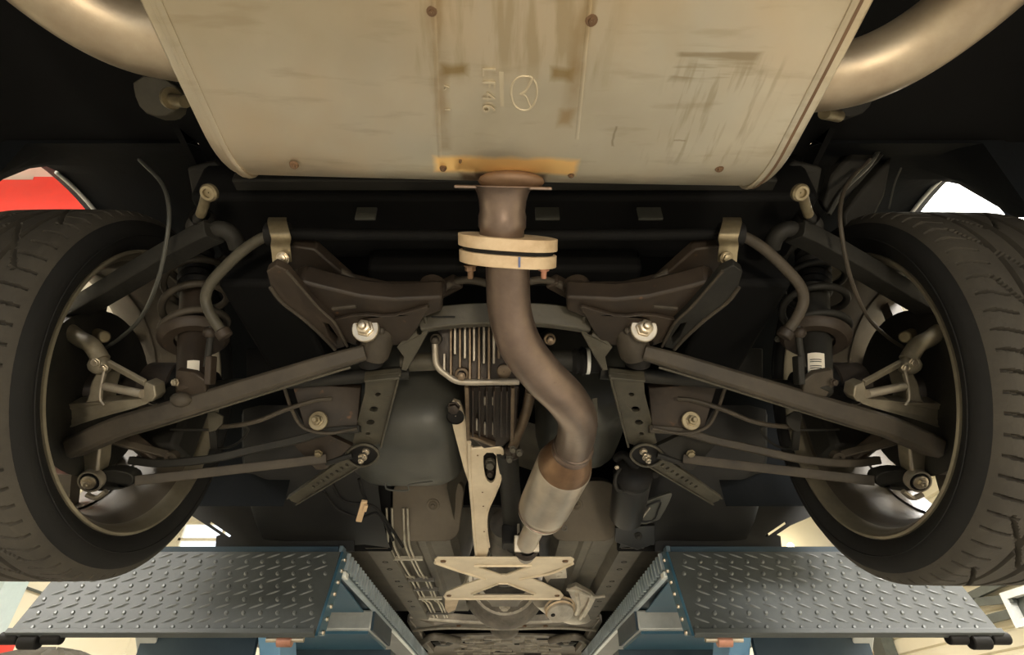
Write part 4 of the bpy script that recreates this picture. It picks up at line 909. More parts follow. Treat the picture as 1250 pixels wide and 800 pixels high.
cs = Thing('catalyst_elbow', 'round pale exhaust flange elbow at the right end of the tunnel', 'exhaust elbow', M(690,742,1.95))
cs.part('elbow', MB().tube(cr([M(662,727,2.0),M(674,737,2.04),M(688,744,2.10),M(700,748,2.2),M(712,748,2.4)],6), 0.042, 24), 'shield')
cs.part('end_disc', MB().lathe(M(684,748,1.86), (0.1,-0.45,-0.9), [(-0.02,0.040),(0.0,0.044),(0.006,0.042),(0.010,0.02),(0.010,0.001)], 26), 'shield')
cs.part('ring', MB().lathe(M(684,748,1.86), (0.1,-0.45,-0.9), [(-0.010,0.044),(-0.006,0.049),(-0.002,0.044)], 26), 'flange')
cs.part('ring', MB().lathe(M(684,745,1.88), (0.1,-0.45,-0.9), [(-0.014,0.046),(-0.010,0.052),(-0.006,0.046)], 26), 'flange')
cs.part('hole', MB().lathe(M(675,751,1.835), (0.1,-0.45,-0.9), [(0,0.007),(0.002,0.007),(0.002,0.001)], 12), 'softrubber')
hs1 = Thing('heat_shield', 'crumpled pale heat shield to the right of the exhaust elbow', 'heat shield', M(718,730,1.9))
hg = [M(692,720,1.84),M(703,716,1.82),M(722,726,1.90),M(727,732,1.93),M(722,742,2.0),M(714,755,2.1),M(706,752,2.08),M(700,742,1.98),M(697,730,1.90)]
hs1.part('outer_skin', MB().prism(hg, (0.004,0.02,0.018)), 'shield', bev=0.003)
hs1.part('fold', MB().tube(cr([M(692,720,1.83),M(706,722,1.85),M(722,729,1.90),M(738,728,1.92)],5), 0.005, 8), 'shield')
hs1.part('fold', MB().tube(cr([M(722,729,1.89),M(716,742,1.98),M(708,756,2.08)],5), 0.006, 8), 'shield')
hs1.part('fold', MB().tube(cr([M(704,726,1.87),M(706,740,1.95),M(703,750,2.05)],5), 0.007, 8), 'shield')
solo('shield_tab', 'flat pale tab with two slots right of the X-shaped brace', 'bracket', MB().prism([M(660,697,1.66),M(691,695,1.66),M(692,706,1.70),M(672,707,1.70),M(668,712,1.72)], (0,0,0.004), [circ(M(684,699.5,1.673),0.004,(1.6,0,0),(0,1,0),10),circ(M(682,704,1.69),0.004,(1.6,0,0),(0,1,0),10)]), 'shield', bev=0.001)
solo('shield_tab', 'pale curved tab below the left end of the X-shaped brace', 'bracket', MB().prism([M(543,733,1.86),M(560,733,1.86),M(556,745,1.95),M(547,749,1.98),M(543,744,1.95)], (0,0,0.006)), 'flange', bev=0.002)
solo('tunnel_cable', 'pale curved cable on the left of the tunnel, above the X-shaped brace', 'cable', MB().tube(cr([M(572,700,1.75),M(568,712,1.80),M(560,722,1.85)],6), 0.006, 8), 'shield')
# front subframe and undertray
fs = Thing('front_subframe', 'pressed grey front crossmember far forward, between the lift rails', 'subframe', V(0,2.9,0.46))
FZ2 = 0.452
def f3(px, py, z=FZ2): return atz(px, py, z)
def fsym(pts): return [f3(a,b_) for a,b_ in pts]+[f3(1232-a,b_) for a,b_ in reversed(pts)]
oo = fsym([(503,754),(530,757),(570,760),(616,762)])[:4]
bar = [(500,752),(535,757),(575,760),(616,761)]
bar2 = [(503,770),(530,768),(560,767),(616,768)]
oo = [f3(*p) for p in bar]+[f3(1232-a,b_) for a,b_ in reversed(bar[:-1])]+[f3(1232-a,b_) for a,b_ in bar2[:-1]]+[f3(*p) for p in reversed(bar2)]
hl_ = [f3(512,757),f3(535,760),f3(548,763),f3(530,764)]
hr_ = [f3(1232-512,757),f3(1232-535,760),f3(1232-548,763),f3(1232-530,764)]
fs.part('crossmember', MB().prism(oo, (0,0,0.03), [hl_,hr_]), 'front', bev=0.003)
fs.part('front_lip', MB().tube(cr([f3(500,753,0.449),f3(540,758,0.447),f3(616,761,0.446),f3(692,758,0.447),f3(732,753,0.449)],6), 0.006, 8), 'frontlip')
fs.part('rear_lip', MB().tube(cr([f3(505,770,0.447),f3(545,767,0.445),f3(616,768,0.444),f3(687,767,0.445),f3(727,770,0.447)],6), 0.006, 8), 'frontlip')
for k,px in enumerate((560,600,640,666)): fs.part('bolt', MB().hexbolt(f3(px,764,0.450), (0,0,-1), 0.010, 0.006), 'boltbrown')
fs.part('sump_bulge', MB().ball(f3(616,769,0.485), 0.07, 18, (1,0.7,0.6)), 'front')
for s in (-1,1):
    wing = [atz(a,b_,0.448,s) for a,b_ in ((500,757),(512,772),(520,785),(530,797),(524,797),(512,786),(503,772),(497,760))]
    fs.part('side_rail', MB().prism(wing, (0,0,0.03)), 'front', bev=0.003)
    fs.part('lower_arm', MB().tube(cr([atz(515,784,0.448,s),atz(527,778,0.448,s),atz(545,779,0.45,s),atz(560,783,0.45,s)],6), 0.017, 12), 'front')
    fs.part('arm_bush', MB().lathe(atz(541,783,0.46,s), (0,0,-1), [(-0.02,0.06),(0.01,0.055),(0.02,0.035),(0.02,0.001)], 22), 'armdark')
    fs.part('arm_bolt', MB().hexbolt(atz(541,783,0.438,s), (0,0,-1), 0.014, 0.01, washer=0.022), 'front')
    fs.part('tie_rod', MB().tube([atz(512,785,0.45,s),atz(524,778,0.45,s)],0.012,10), 'shield')
ut = Thing('engine_undertray', 'mottled grey slotted undertray at the very bottom of the view', 'undertray', V(0,3.3,0.47))
tray = [f3(545,777,0.468),f3(616,775,0.468),f3(687,777,0.468),f3(712,800,0.468),f3(720,830,0.468),f3(512,830,0.468),f3(520,800,0.468)]
ut.part('tray_panel', MB().prism(tray, (0,0,0.01)), 'front', bev=0.002)
random.seed(11)
rb_ = MB(); 
for k in range(70):
    px = random.uniform(553,680); py = random.choice([780,783.5,787,790.5,794,798,803]); l = random.uniform(5,16)
    rb_.bar(f3(px,py,0.463), f3(px+l,py+random.uniform(-1.2,1.2),0.463), 0.009, 0.012)
ut.part('pressed_ribs', rb_, 'frontlip', bev=0.002, kind='stuff')
sl_ = MB()
for (px,py,l) in ((565,785,12),(590,782,10),(628,787,18),(600,796,26),(560,793,10),(655,781,14),(660,794,12),(640,799,20)):
    sl_.bar(f3(px,py,0.4655), f3(px+l,py,0.4655), 0.022, 0.004)
ut.part('slot', sl_, 'softrubber')
body.part('engine_bay', MB().box(V(0,3.2,0.72),(1.1,1.4,0.02)), 'black')
body.part('nose_panel', MB().box(V(0,3.95,0.60),(1.3,0.04,0.4)), 'black')
body.part('engine_side', MB().box(V(-0.56,3.3,0.60),(0.02,1.5,0.26)).box(V(0.56,3.3,0.60),(0.02,1.5,0.26)), 'black')

# ================================================================== SUSPENSION (both sides mirrored)
for s in (-1,1):
    sd = SIDE[s]
    # big lower link
    lk = Thing('lower_link', {-1:'wide dusty suspension link descending leftwards from the left zinc bolt to the left wheel',1:'wide dusty suspension link descending rightwards from the right zinc bolt to the right wheel'}[s], 'suspension link', M(300,470,0.92,s), 'wide rear lower links')
    pts = [M(446,430,0.925,s),M(400,443,0.915,s),M(300,474,0.905,s),M(200,505,0.90,s),M(150,520,0.90,s),M(112,536,0.91,s),M(92,545,0.92,s)]
    prof = [(-0.017,-0.012),(-0.012,-0.017),(0.012,-0.017),(0.017,-0.012),(0.017,0.010),(0.012,0.015),(-0.012,0.015),(-0.017,0.010)]
    cc = cr(pts, 6); n_ = len(cc)
    lk.part('arm', MB().sweep(cc, prof, up=(0,-0.45,0.9), scales=[0.74+0.30*min(1,i/20) for i in range(n_)]), 'arm', bev=0.001)
    lk.part('inner_bush', MB().lathe(M(452,430,0.95,s), (0,0.6,-0.3), [(-0.022,0.021),(0.022,0.021),(0.024,0.010),(0.024,0.001)], 22), 'softrubber')
    lk.part('weld_seam', MB().tube([p+Vector((0,-0.010,-0.0165)) if False else p+Vector((0,0.0165,-0.010)) for p in cc[3:-6]], 0.0022, 6), 'bracket')
    if s < 0: lk.part('rounded_end', MB().ball(M(221,488,0.885,s), 0.012, 12, (1.4,1,1)), 'arm')
    # upper arm with forked inner end
    ua = Thing('upper_arm', {-1:'dark upper suspension arm crossing the top of the left rim',1:'dark upper suspension arm crossing the top of the right rim'}[s], 'suspension arm', M(200,320,0.9,s), 'upper rear arms')
    pa = [M(262,282,0.86,s),M(240,292,0.87,s),M(195,317,0.89,s),M(150,344,0.92,s),M(110,368,0.95,s),M(92,378,0.97,s)]
    ua.part('arm', MB().sweep(cr(pa,6), [(-0.016,-0.014),(0.016,-0.014),(0.019,-0.009),(0.019,0.010),(0.014,0.014),(-0.014,0.014),(-0.019,0.010),(-0.019,-0.009)], up=(0,-0.45,0.9)), 'armdark', bev=0.001)
    ua.part('fork', MB().tube(cr([M(246,290,0.87,s),M(268,280,0.865,s),M(284,288,0.87,s),M(290,302,0.88,s)],5), 0.013, 12), 'armdark')
    ua.part('fork', MB().tube(cr([M(240,292,0.87,s),M(236,276,0.87,s),M(246,264,0.87,s)],5), 0.011, 12), 'armdark')
    ua.part('bush', MB().lathe(M(252,272,0.87,s), (0,1,0.2), [(-0.02,0.016),(0.02,0.016),(0.022,0.001)], 18), 'softrubber')
    # exhaust hanger hook bolt
    hb = Thing('hook_bolt', {-1:'short passivated stud with bright rounded head beside the left muffler corner',1:'short passivated stud with bright rounded head beside the right muffler corner'}[s], 'bolt', M(250,236,0.80,s))
    hb.part('stud', MB().tube(cr([M(252,238,0.81,s),M(249,250,0.83,s),M(245,262,0.85,s)],4), 0.0072, 14), 'olivezinc')
    hb.part('head', MB().lathe(M(253,236,0.80,s), (0.1*s,-0.5,-0.85), [(-0.010,0.008),(-0.008,0.0125),(-0.002,0.0125),(0.001,0.010),(0.001,0.0065),(-0.003,0.006),(-0.003,0.001)], 20), 'olivezinc')
    # stabiliser bar end
    # rear body mounting plate near the stabiliser
    body.part('mount_flange', MB().prism([M(228,205,0.93,s),M(262,196,0.93,s),M(300,225,0.93,s),M(330,240,0.95,s),M(322,275,0.97,s),M(268,272,0.97,s),M(236,250,0.96,s)], (0,0.01,0.02)), 'armdark', bev=0.003)
    # coil spring + damper
    cs_ = Thing('coil_spring', {-1:'dusty dark coil spring around the left damper',1:'dusty dark coil spring around the right damper'}[s], 'spring', M(230,400,0.95,s), 'rear coil springs')
    B = M(235,478,0.90,s); T = M(240,318,1.05,s); ax = (T-B).normalized(); X_ = ax.cross(Vector((0,1,0))).normalized(); Y_ = ax.cross(X_)
    Ls = (T-B).length; hel = []
    for i in range(150):
        f = i/149; a = f*2*pi*3.6+0.6
        hel.append(B+ax*(Ls*(0.40+0.72*f))+(X_*cos(a)+Y_*sin(a))*0.050)
    cs_.part('coil', MB().tube(hel, 0.0062, 10), 'armdark' if s>0 else 'arm')
    cs_.part('spring_seat', MB().lathe(B+ax*Ls*0.36, ax, [(-0.004,0.030),(-0.006,0.046),(0.002,0.054),(0.008,0.055),(0.010,0.050),(0.004,0.044),(0.004,0.028)], 30), 'subframe')
    dp = Thing('damper', {-1:'brown damper body with a small square white sticker inside the left wheel',1:'dark damper body with a printed cream sticker inside the right wheel'}[s], 'damper', B)
    dp.part('tube', MB().lathe(B, ax, [(-0.004,0.001),(-0.004,0.018),(0.0,0.023),(0.05,0.0245),(Ls*1.05,0.0245)], 24), 'subframe' if s<0 else 'armdark')
    dp.part('top_boot', MB().lathe(B+ax*Ls*0.70, ax, [(0.008*i,0.030 if i % 2 else 0.025) for i in range(14)], 22), 'softrubber')
    dp.part('fork', MB().prism([M(215,452,0.875,s),M(238,456,0.872,s),M(250,465,0.875,s),M(252,480,0.89,s),M(240,487,0.895,s),M(222,484,0.89,s),M(213,470,0.88,s)], (0,0.006,0.010)), 'subframe' if s<0 else 'arm', bev=0.002)
    dp.part('fork_cheek', MB().bar(M(258,435,0.89,s), M(256,470,0.885,s), 0.010, 0.020, up=(0,-1,0.4)), 'armdark' if s>0 else 'subframe', bev=0.002)
    # sticker hugging the tube
    st = MB(); rows = []
    sc_ = M(236,436,0.88,s) if s < 0 else M(1232-1007,436,0.88,s)
    tt = (sc_-B).dot(ax); base = B+ax*tt; dv = (M(236 if s<0 else 225,447,0.5,s)-base); dv = (dv-ax*dv.dot(ax)).normalized(); dw = ax.cross(dv)
    w2, h2_ = (0.0085,0.012) if s<0 else (0.012,0.023)
    for j in range(5):
        a = (j/4-0.5)*2*w2/0.0245
        rows.append([base+(dv*cos(a)+dw*sin(a))*0.0251+ax*hh for hh in (-h2_,h2_)])
    dp.part('sticker', MB().grid(rows), 'sticker')
    if s > 0:
        ln = MB()
        for hh in (0.010,0.006,-0.002,-0.006):
            ln.grid([[base+(dv*cos(a)+dw*sin(a))*0.0253+ax*(hh+o_) for o_ in (-0.0008,0.0008)] for a in (-0.35,-0.1,0.15,0.3)])
        dp.part('sticker_print', ln, 'ink')
    dp.part('pinch_bolt', MB().hexbolt(M(215,467,0.872,s), (-s*-0.3,-0.7,-0.6), 0.005, 0.006), 'zinc' if s<0 else 'subframe')
    # knuckle (upright)
    kn = Thing('knuckle', {-1:'cast aluminium knuckle with triangular frame inside the left wheel',1:'cast aluminium knuckle with triangular frame inside the right wheel'}[s], 'knuckle', M(120,490,0.930,s), 'rear knuckles')
    kn.part('upright', MB().prism(chaikin([M(119,452,0.921,s),M(131,452,0.921,s),M(126,470,0.921,s),M(124,488,0.921,s),M(128,494,0.921,s),M(100,496,0.921,s),M(108,484,0.921,s),M(109,470,0.921,s)],1), (0,0.03,0.02)), 'alu', bev=0.003)
    kn.part('upright_edge', MB().tube(cr([M(128,450,0.907,s),M(124,468,0.907,s),M(122,486,0.907,s),M(127,495,0.907,s)],4), 0.0022, 8), 'finlight')
    kn.part('top_boss', MB().ball(M(122,446,0.916,s), 0.0165, 14, (1.1,1,0.9)), 'alu')
    kn.part('top_bolt', MB().hexbolt(M(117,442,0.897,s), (0.2*-s,-0.6,-0.75), 0.0055, 0.007), 'zinc')
    kn.part('top_bolt', MB().hexbolt(M(127,449,0.897,s), (0.2*-s,-0.6,-0.75), 0.005, 0.006), 'zinc')
    kn.part('base', MB().prism(chaikin([M(58,500,0.949,s),M(78,494,0.930,s),M(105,492,0.916,s),M(126,492,0.907,s),M(150,489,0.902,s),M(178,486,0.888,s),M(184,492,0.888,s),M(160,500,0.893,s),M(130,508,0.907,s),M(104,516,0.916,s),M(82,524,0.930,s),M(62,524,0.949,s)],1), (0,0.02,0.025)), 'alu', bev=0.004)
    kn.part('frame_bar', MB().bar(M(134,444,0.907,s), M(178,468,0.888,s), 0.006, 0.012, up=(0,-1,0.4)), 'alu', bev=0.001)
    kn.part('frame_block', MB().prism([M(177,466,0.883,s),M(188,471,0.879,s),M(190,484,0.879,s),M(185,491,0.883,s),M(171,489,0.888,s)], (0,0.02,0.02)), 'alu', bev=0.002)
    kn.part('cross_bolt', MB().tube([M(129,472,0.907,s),M(174,481,0.883,s)], 0.0068, 14), 'finlight')
    kn.part('lower_lug', MB().prism(chaikin([M(90,540,0.956,s),M(122,538,0.946,s),M(119,572,0.956,s),M(112,584,0.956,s),M(98,580,0.966,s),M(88,560,0.966,s)],1), (0,0.025,0.02)), 'alu', bev=0.003)
    kn.part('lug_edge', MB().tube([M(122,540,0.936,s),M(119,574,0.946,s)], 0.0028, 8), 'finlight')
    kn.part('upper_horn', MB().tube(cr([M(62,400,0.949,s),M(80,402,0.939,s),M(98,414,0.930,s),M(112,422,0.921,s),M(124,440,0.916,s)],5), 0.013, 14, radii=None), 'alu')
    bsn = Thing('knuckle_bushing', {-1:'round black bushing at the tip of the left knuckle frame',1:'round black bushing at the tip of the right knuckle frame'}[s], 'bushing', M(196,480,0.94,s))
    bsn.part('sleeve', MB().lathe(M(188,480,0.945,s), M(208,482,0.94,s)-M(188,480,0.945,s), [(0,0.001),(0,0.018),(0.003,0.0185),(0.004,0.016),(0.018,0.017),(0.030,0.014),(0.030,0.001)], 22), 'softrubber')
    bsn.part('steel_ring', MB().lathe(M(188,480,0.945,s), M(208,482,0.94,s)-M(188,480,0.945,s), [(-0.001,0.0175),(-0.001,0.0195),(0.002,0.0195),(0.002,0.0175)], 24), 'finlight')
    # front lower links
    l2 = Thing('toe_link', {-1:'thin dark link ending in a round bolt eye low in the left rim',1:'thin dark link ending in a round bolt eye low in the right rim'}[s], 'suspension link', M(250,575,1.05,s))
    l2.part('rod', MB().sweep(cr([M(398,560,1.11,s),M(340,567,1.08,s),M(280,574,1.05,s),M(220,581,1.02,s),M(165,587,0.99,s)],6), [(-0.0085,-0.0085),(0.0085,-0.0085),(0.0105,0),(0.0085,0.0085),(-0.0085,0.0085),(-0.0105,0)], up=(0,-0.4,0.9)), 'arm', bev=0.001)
    l2.part('fork_end', MB().prism(chaikin([M(112,578,0.97,s),M(130,574,0.965,s),M(152,576,0.97,s),M(164,583,0.98,s),M(160,594,0.985,s),M(146,598,0.98,s),M(128,600,0.975,s),M(114,600,0.975,s)],1), (0,0.018,0.018)), 'armdark', bev=0.003)
    e_ = M(110,588,0.955,s)
    l2.part('bolt_eye', MB().lathe(e_, (0.1*-s,-0.65,-0.75), [(-0.012,0.019),(0.0,0.0195),(0.003,0.0185),(0.003,0.016),(0.0,0.0155),(0.0,0.001)], 26), 'finlight')
    l2.part('bolt_eye_rubber', MB().lathe(e_, (0.1*-s,-0.65,-0.75), [(0.0005,0.0155),(0.0025,0.0145),(0.0025,0.001)], 24), 'softrubber')
    l2.part('eye_bolt', MB().hexbolt(e_+Vector((0,-0.002,-0.002)), (0.1*-s,-0.65,-0.75), 0.0072, 0.007, washer=0.0115, stud=0.002, wh=0.003), 'zinc')
    l2.part('eye_shell', MB().tube(cr([M(106,604,0.965,s),M(118,608,0.965,s),M(130,600,0.965,s)],5), 0.0045, 8), 'finlight')
    l3 = Thing('camber_link', {-1:'dark curved arm from the subframe front bracket into the left wheel',1:'dark curved arm from the subframe front bracket into the right wheel'}[s], 'suspension arm', M(280,555,1.06,s))
    l3.part('arm', MB().sweep(cr([M(440,524,1.07,s),M(400,527,1.065,s),M(360,538,1.06,s),M(310,549,1.05,s),M(260,560,1.03,s),M(200,566,1.02,s),M(160,562,1.02,s)],6), [(-0.010,-0.007),(0.010,-0.007),(0.010,0.007),(-0.010,0.007)], up=(0,-0.4,0.9)), 'armdark' if s<0 else 'arm', bev=0.002)
    l3.part('inner_edge', MB().tube(cr([M(398,566,1.12,s),M(430,556,1.12,s)],3), 0.006, 8), 'armdark')
    cp_ = Thing('caliper_arm', {-1:'reddish brown V-shaped brake bracket low inside the left rim',1:'reddish brown V-shaped brake bracket low inside the right rim'}[s], 'bracket', M(170,550,1.03,s))
    cp_.part('upper_leg', MB().bar(M(130,536,1.0,s), M(206,556,1.03,s), 0.010, 0.014), 'arm', bev=0.002)
    cp_.part('lower_leg', MB().bar(M(158,533,1.02,s), M(192,560,1.03,s), 0.018, 0.02), 'subframe', bev=0.003)
    cp_.part('eye', MB().lathe(M(209,559,1.02,s), (0,-0.6,-0.7), [(-0.01,0.011),(0.003,0.011),(0.003,0.005),(-0.002,0.004),(-0.002,0.001)], 16), 'arm')
    cp_.part('caliper', MB().box(Vs(0.66,1.03,0.52,s), (0.09,0.08,0.13)), 'armdark', bev=0.012)
    # brake pipe, hoses, sensor cable
    solo('brake_hose', {-1:'curved steel brake pipe below the big left link',1:'curved steel brake pipe below the big right link'}[s], 'hose', MB().tube(cr([M(405,487,1.04,s),M(385,489,1.03,s),M(350,500,1.02,s),M(315,514,1.01,s),M(285,520,1.01,s),M(262,521,1.02,s)],6), 0.0042, 8), 'arm')
    hc_ = Thing('hose_clip', {-1:'small folded bracket holding the brake pipe, below the big left link',1:'small folded bracket holding the brake pipe, below the big right link'}[s], 'clip', M(263,515,1.0,s))
    hc_.part('tab', MB().prism([M(253,504,1.0,s),M(262,503,1.0,s),M(272,509,1.0,s),M(271,518,1.0,s),M(263,526,1.0,s),M(255,528,1.0,s)], (0,0.003,0.003)), 'bracket' if s<0 else 'armdark', bev=0.0008)
    hc_.part('stem', MB().bar(M(260,525,1.01,s), M(262,548,1.04,s), 0.012, 0.010), 'armdark', bev=0.001)
    solo('brake_line', {-1:'thin line looping below the left hose clip',1:'thin line looping below the right hose clip'}[s], 'pipe', MB().tube(cr([M(208,524,1.03,s),M(250,525,1.03,s),M(300,521,1.04,s),M(296,536,1.06,s),M(280,546,1.07,s),M(262,547,1.08,s)],6), 0.0024, 8), 'armdark')
    kx = 0 if s<0 else -1
    solo('sensor_cable', {-1:'long thin grey cable hanging down to the left knuckle',1:'long thin grey cable hanging down to the right knuckle'}[s], 'cable', MB().tube(cr([M(170,195,0.95,s),M(196,222,0.87,s),M(206,252,0.83,s),M(204,290,0.82,s),M(192,345,0.84,s),M(172,388,0.90,s),M(148,412,0.96,s),M(130,424,0.98,s)],8), 0.0030, 8), 'tank' if s<0 else 'arm')
    solo('cable_plug', {-1:'round olive plug at the end of the thin grey cable in the left wheel',1:'round olive plug at the end of the thin grey cable in the right wheel'}[s], 'plug', MB().tube([M(118,408,0.99,s),M(128,412,0.97,s)], 0.0105, 16), 'olivezinc', bev=0.003)
    # dark chassis leg & box behind the spring
    body.part('chassis_leg', MB().box(Vs(0.40,1.02,0.70,s),(0.12,0.66,0.20)), 'black', bev=0.01)
    body.part('chassis_box', MB().prism([M(300,425,1.15,s),M(340,425,1.15,s),M(345,470,1.2,s),M(300,470,1.2,s)], (0,0.05,0.03)), 'armdark' if s>0 else 'black', bev=0.004)
    body.part('stay', MB().tube(cr([M(318,350,1.12,s),M(310,372,1.12,s),M(316,400,1.13,s),M(322,420,1.15,s)],4), 0.006, 8), 'armdark')
    body.part('body_bolt', MB().hexbolt(M(362,417,1.1,s), (0,-0.6,-0.8), 0.007, 0.006, washer=0.011), 'armdark')
    body.part('body_bolt', MB().hexbolt(M(283,414,1.0,s) if s>0 else M(290,372,1.05,s), (0,-0.6,-0.8), 0.005, 0.005), 'bracket')
    # tailpipe rubber hanger near the muffler end
    hg_ = Thing('exhaust_hanger', {-1:'olive rubber exhaust hanger tucked under the left tailpipe',1:'dark rubber exhaust hanger tucked under the right tailpipe'}[s], 'hanger', M(195,118,0.75,s))
    hg_.part('block', MB().prism(chaikin([M(160,92,0.76,s),M(214,96,0.76,s),M(216,132,0.78,s),M(205,142,0.79,s),M(182,142,0.79,s),M(166,126,0.78,s)],1), (0,0.02,0.02)), 'bracket' if s<0 else 'armdark', bev=0.004)
    hg_.part('pin', MB().tube([M(207,122,0.76,s),M(226,124,0.74,s)] if s<0 else [M(208,142,0.78,s),M(226,138,0.75,s)], 0.008, 14), 'olivezinc')
    hg_.part('collar', MB().lathe(M(209,120,0.755,s), M(226,124,0.74,s)-M(207,122,0.76,s), [(-0.003,0.001),(-0.003,0.014),(0.003,0.014),(0.003,0.007)], 18), 'olivezinc')
    # stabiliser clamp strap
    sc1 = Thing('stabiliser_clamp', {-1:'olive strap clamp with a bolt holding the bar left of the exhaust flange',1:'silvery strap clamp with a bolt holding the bar right of the exhaust flange'}[s], 'clamp', M(342,296,0.80,s))
    mt_ = 'olivezinc'
    cl = [(-0.017,-0.002),(-0.017,0.001),(0.017,0.001),(0.017,-0.002)]
    pth = cr([M(338,266,0.86,s),M(338,272,0.815,s),M(341,284,0.800,s),M(343,292,0.802,s),M(342,300,0.815,s),M(343,308,0.82,s),M(344,320,0.825,s)],4)
    sm_ = MB().grid([[p+Vector((x_,0,0)) for x_ in (-0.0135,-0.007,0,0.007,0.0135)] for p in pth]); n_ = len(sm_.v)
    back = MB().grid([[p+Vector((x_,0.001,0.0022)) for x_ in (-0.0135,-0.007,0,0.007,0.0135)] for p in pth]); sm_.add(back.v, back.f)
    sc1.part('strap', sm_, mt_)
    sc1.part('bolt', MB().hexbolt(M(346,315,0.815,s), (0,-0.65,-0.76), 0.0065, 0.007, washer=0.0095), 'zinc' if s<0 else 'olivezinc')
    sc1.part('rubber', MB().lathe(M(340,286,0.83,s)+Vector((-0.016,0,0)), (1,0,0), [(0,0.001),(0,0.017),(0.032,0.017),(0.032,0.001)], 20), 'softrubber')
# stabiliser bar: one continuous bar
sb = Thing('stabiliser_bar', 'long bent stabiliser bar passing behind the exhaust flange with arms down both sides', 'bar', V(0,0.6,0.6))
half = [M(274,409,0.86),M(266,398,0.86),M(257,384,0.86),M(251,366,0.86),M(256,348,0.855),M(274,327,0.85),M(298,305,0.84),M(322,290,0.835),M(345,286,0.835),M(380,286,0.84),M(480,287,0.845)]
full = half+[M(616,287,0.845)]+[Vector((-p.x,p.y,p.z)) for p in reversed(half)]
fc = cr(full,6); kk = 8*6+2
sb.part('arm', MB().tube(fc[:kk], 0.0080, 14), 'bracket'); sb.part('arm', MB().tube(fc[-kk:], 0.0080, 14), 'arm'); sb.part('centre_bar', MB().tube(fc[kk-1:-kk+1], 0.0086, 14), 'black')  # centre section is black to stand in for the muffler's shade
for s in (-1,1):
    sb.part('end_eye', MB().tube([M(270,403,0.86,s),M(276,412,0.86,s)], 0.0115, 14), 'subframe', bev=0.002)
    lkk = Thing('drop_link', {-1:'dark drop link behind the left stabiliser bar end',1:'dark drop link hanging in front of the right damper'}[s], 'link', M(258,430,0.88,s))
    lkk.part('rod', MB().tube(cr([M(258,398,0.885,s),M(256,420,0.885,s),M(252,448,0.885,s)],4), 0.0052, 10), 'armdark')
    lkk.part('joint', MB().ball(M(256,406,0.885,s), 0.010, 12), 'subframe')

# extra things only the right side shows
bs2 = Thing('fuel_filler_shield', 'dark moulded shield with ribs rising beside the right muffler corner', 'shield', M(1232-1040,200,0.95,1))
for k,pp_ in enumerate(([(1015,215),(1040,185),(1072,168),(1085,152),(1080,190),(1050,225),(1012,262),(1005,250)],[(1030,262),(1052,232),(1085,196),(1092,180),(1080,240),(1060,280),(1035,300)])):
    bs2.part('shield_panel', MB().prism([M(1232-a,b_,1.0+0.02*k,1) for a,b_ in pp_], (0,0.01,0.02)), 'armdark', bev=0.004)
bs2.part('shield_rib', MB().tube(cr([M(1232-a,b_,0.985,1) for a,b_ in ((1012,262),(1030,232),(1062,200),(1080,168),(1086,152))],5), 0.004, 8), 'tank')
bs2.part('shield_rib', MB().tube(cr([M(1232-a,b_,0.99,1) for a,b_ in ((1085,255),(1092,225),(1100,205))],5), 0.0015, 6), 'tank')

# ================================================================== WHEELS
# local frame: x = distance outwards from the inner rim face, axle through the origin
TP = []   # tyre section (x, r)
side = [(0.004,0.236),(-0.004,0.241),(-0.012,0.252),(-0.0165,0.263),(-0.0160,0.274),(-0.013,0.283),(-0.0055,0.2908)]
NX = 64
tre = []
for i in range(NX+1):
    x = -0.0055+0.197*i/NX; u = abs(x-0.093)/0.0985
    tre.append((x, 0.3085-0.0015*u*u-0.0162*max(0,(u-0.78)/0.22)**2))
def groove(x, th):
    c = th*1.0; g = 0.0
    per = 2*pi/72
    for gx in (0.057,0.093,0.129):
        g = max(g, 1.0 if abs(x-gx) < 0.0038 else 0.0)
    u = x if x < 0.093 else 0.186-x
    ph = (c/per) % 1.0
    if 0.001 < u < 0.036:      # short curved shoulder sipes
        t = (ph-((u-0.01)*9.0)) % 1.0
        if t < 0.13: g = max(g, 1.0)
    ph2 = (c/(per*4.0)) % 1.0
    if 0.028 < u < 0.086:      # long slanting grooves between the ribs
        t = (ph2-((u-0.028)*17.0)) % 1.0
        if t < 0.10: g = max(g, 1.0)
    return g
NT = 1152
tv = MB(); rows = []
for k in range(NT+1):
    th = 2*pi*(k % NT)/NT
    rows.append([Vector((x, cos(th)*(r-0.0075*groove(x,th)), sin(th)*(r-0.0075*groove(x,th)))) for x, r in tre])
tv.grid(rows)
sw = MB()
sw.lathe((0,0,0), (1,0,0), side, 120)
sw.lathe((0,0,0), (1,0,0), [(0.186-x, r) for x, r in side], 120)
sw.lathe((0,0,0), (1,0,0), [(-0.0172,0.2655),(-0.0185,0.2665),(-0.0175,0.2675)], 120)
rimlip = MB().lathe((0,0,0), (1,0,0), [(0.010,0.2430),(-0.001,0.2435),(-0.0075,0.2410),(-0.0085,0.2370),(-0.0060,0.2340),(-0.0015,0.2320),(0.004,0.2285),(0.008,0.2255),(0.018,0.2235)], 120)
barrel = MB().lathe((0,0,0), (1,0,0), [(0.018,0.2235),(0.030,0.2190),(0.040,0.2120),(0.060,0.2085),(0.110,0.2060),(0.135,0.2080),(0.150,0.2160),(0.168,0.2200),(0.178,0.2300),(0.186,0.2400),(0.190,0.2400),(0.188,0.228),(0.172,0.2160),(0.150,0.2120),(0.12,0.2030),(0.110,0.2030)], 120)
spoke = []
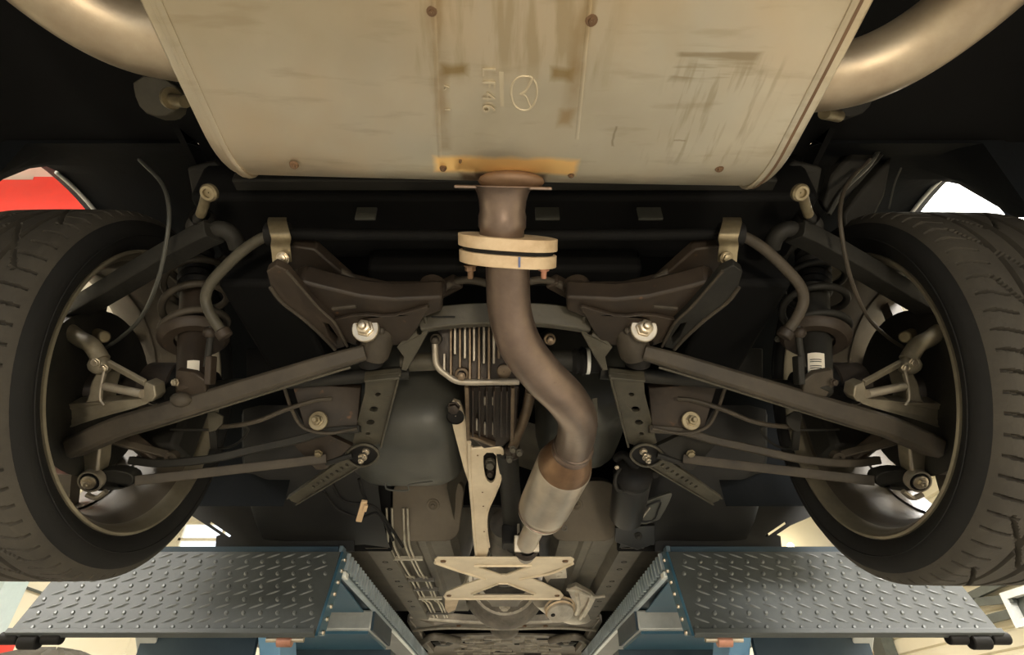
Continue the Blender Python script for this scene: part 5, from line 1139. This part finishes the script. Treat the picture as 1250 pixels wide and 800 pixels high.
for k in range(10):
    a = 2*pi*k/10+0.2; rad = Vector((0,cos(a),sin(a))); tg = Vector((0,-sin(a),cos(a)))
    m_ = MB(); P0 = rad*0.045+Vector((0.135,0,0)); P1 = rad*0.214+Vector((0.160,0,0))
    m_.bar(P0, P1, 0.030, 0.030, up=(1,0,0), w1=0.024, h1=0.022); spoke.append(m_)
hub = MB().lathe((0,0,0), (1,0,0), [(0.118,0.001),(0.118,0.060),(0.125,0.066),(0.150,0.066),(0.158,0.050),(0.158,0.001)], 40)
me_tread = mesh_of(tv,'tread','tread',angle=30); me_side = mesh_of(sw,'sidewall','rubber'); me_lip = mesh_of(rimlip,'rim_edge','rimlip'); me_bar = mesh_of(barrel,'rim_barrel','rim'); me_hub = mesh_of(hub,'hub_face','rim')
me_sp = [mesh_of(m_,'spoke','rim') for m_ in spoke]
weight = mesh_of(MB().box((0.045,0,-0.2085),(0.018,0.05,0.005)),'balance_weight','finlight')
def make_wheel(label, loc, rz):
    o = bpy.data.objects.new('wheel', None); COL.objects.link(o); o.location = loc; o.rotation_euler = (0,0,rz)
    o['label'] = label; o['category'] = 'wheel'; o['group'] = 'rear wheels'
    def ch(n, me, par): c = bpy.data.objects.new(n, me); COL.objects.link(c); c.parent = par; return c
    ty = ch('tyre', me_side, o); ch('tread', me_tread, ty)
    rm = ch('rim', me_bar, o); ch('rim_edge', me_lip, rm); ch('hub_face', me_hub, rm)
    for m_ in me_sp: ch('spoke', m_, rm)
    return o
make_wheel('left rear wheel with its tyre filling the left edge of the view', V(-0.622, AX.y, AX.z+0.006), pi)
make_wheel('right rear wheel with deep tyre sipes filling the right edge of the view', V(0.610, AX.y, AX.z), 0)
for s in (-1,1):
    bd = Thing('brake_disc', {-1:'dark brake disc and backing plate deep inside the left rim',1:'dark brake disc and backing plate deep inside the right rim'}[s], 'brake disc', Vs(AX.x+0.09, AX.y, AX.z, s))
    c = Vs(AX.x+0.085, AX.y, AX.z, s)
    bd.part('disc', MB().lathe(c, (s,0,0), [(0,0.07),(0,0.140),(0.022,0.140),(0.022,0.07)], 60), 'disc')
    bd.part('backing_plate', MB().lathe(c, (s,0,0), [(-0.006,0.035),(-0.012,0.10),(-0.010,0.137),(-0.006,0.143),(-0.004,0.135),(-0.004,0.035)], 48), 'armdark')
    bd.part('hub', MB().lathe(c, (s,0,0), [(-0.02,0.001),(-0.02,0.030),(-0.012,0.036),(0.03,0.05),(0.033,0.05)], 32), 'disc')
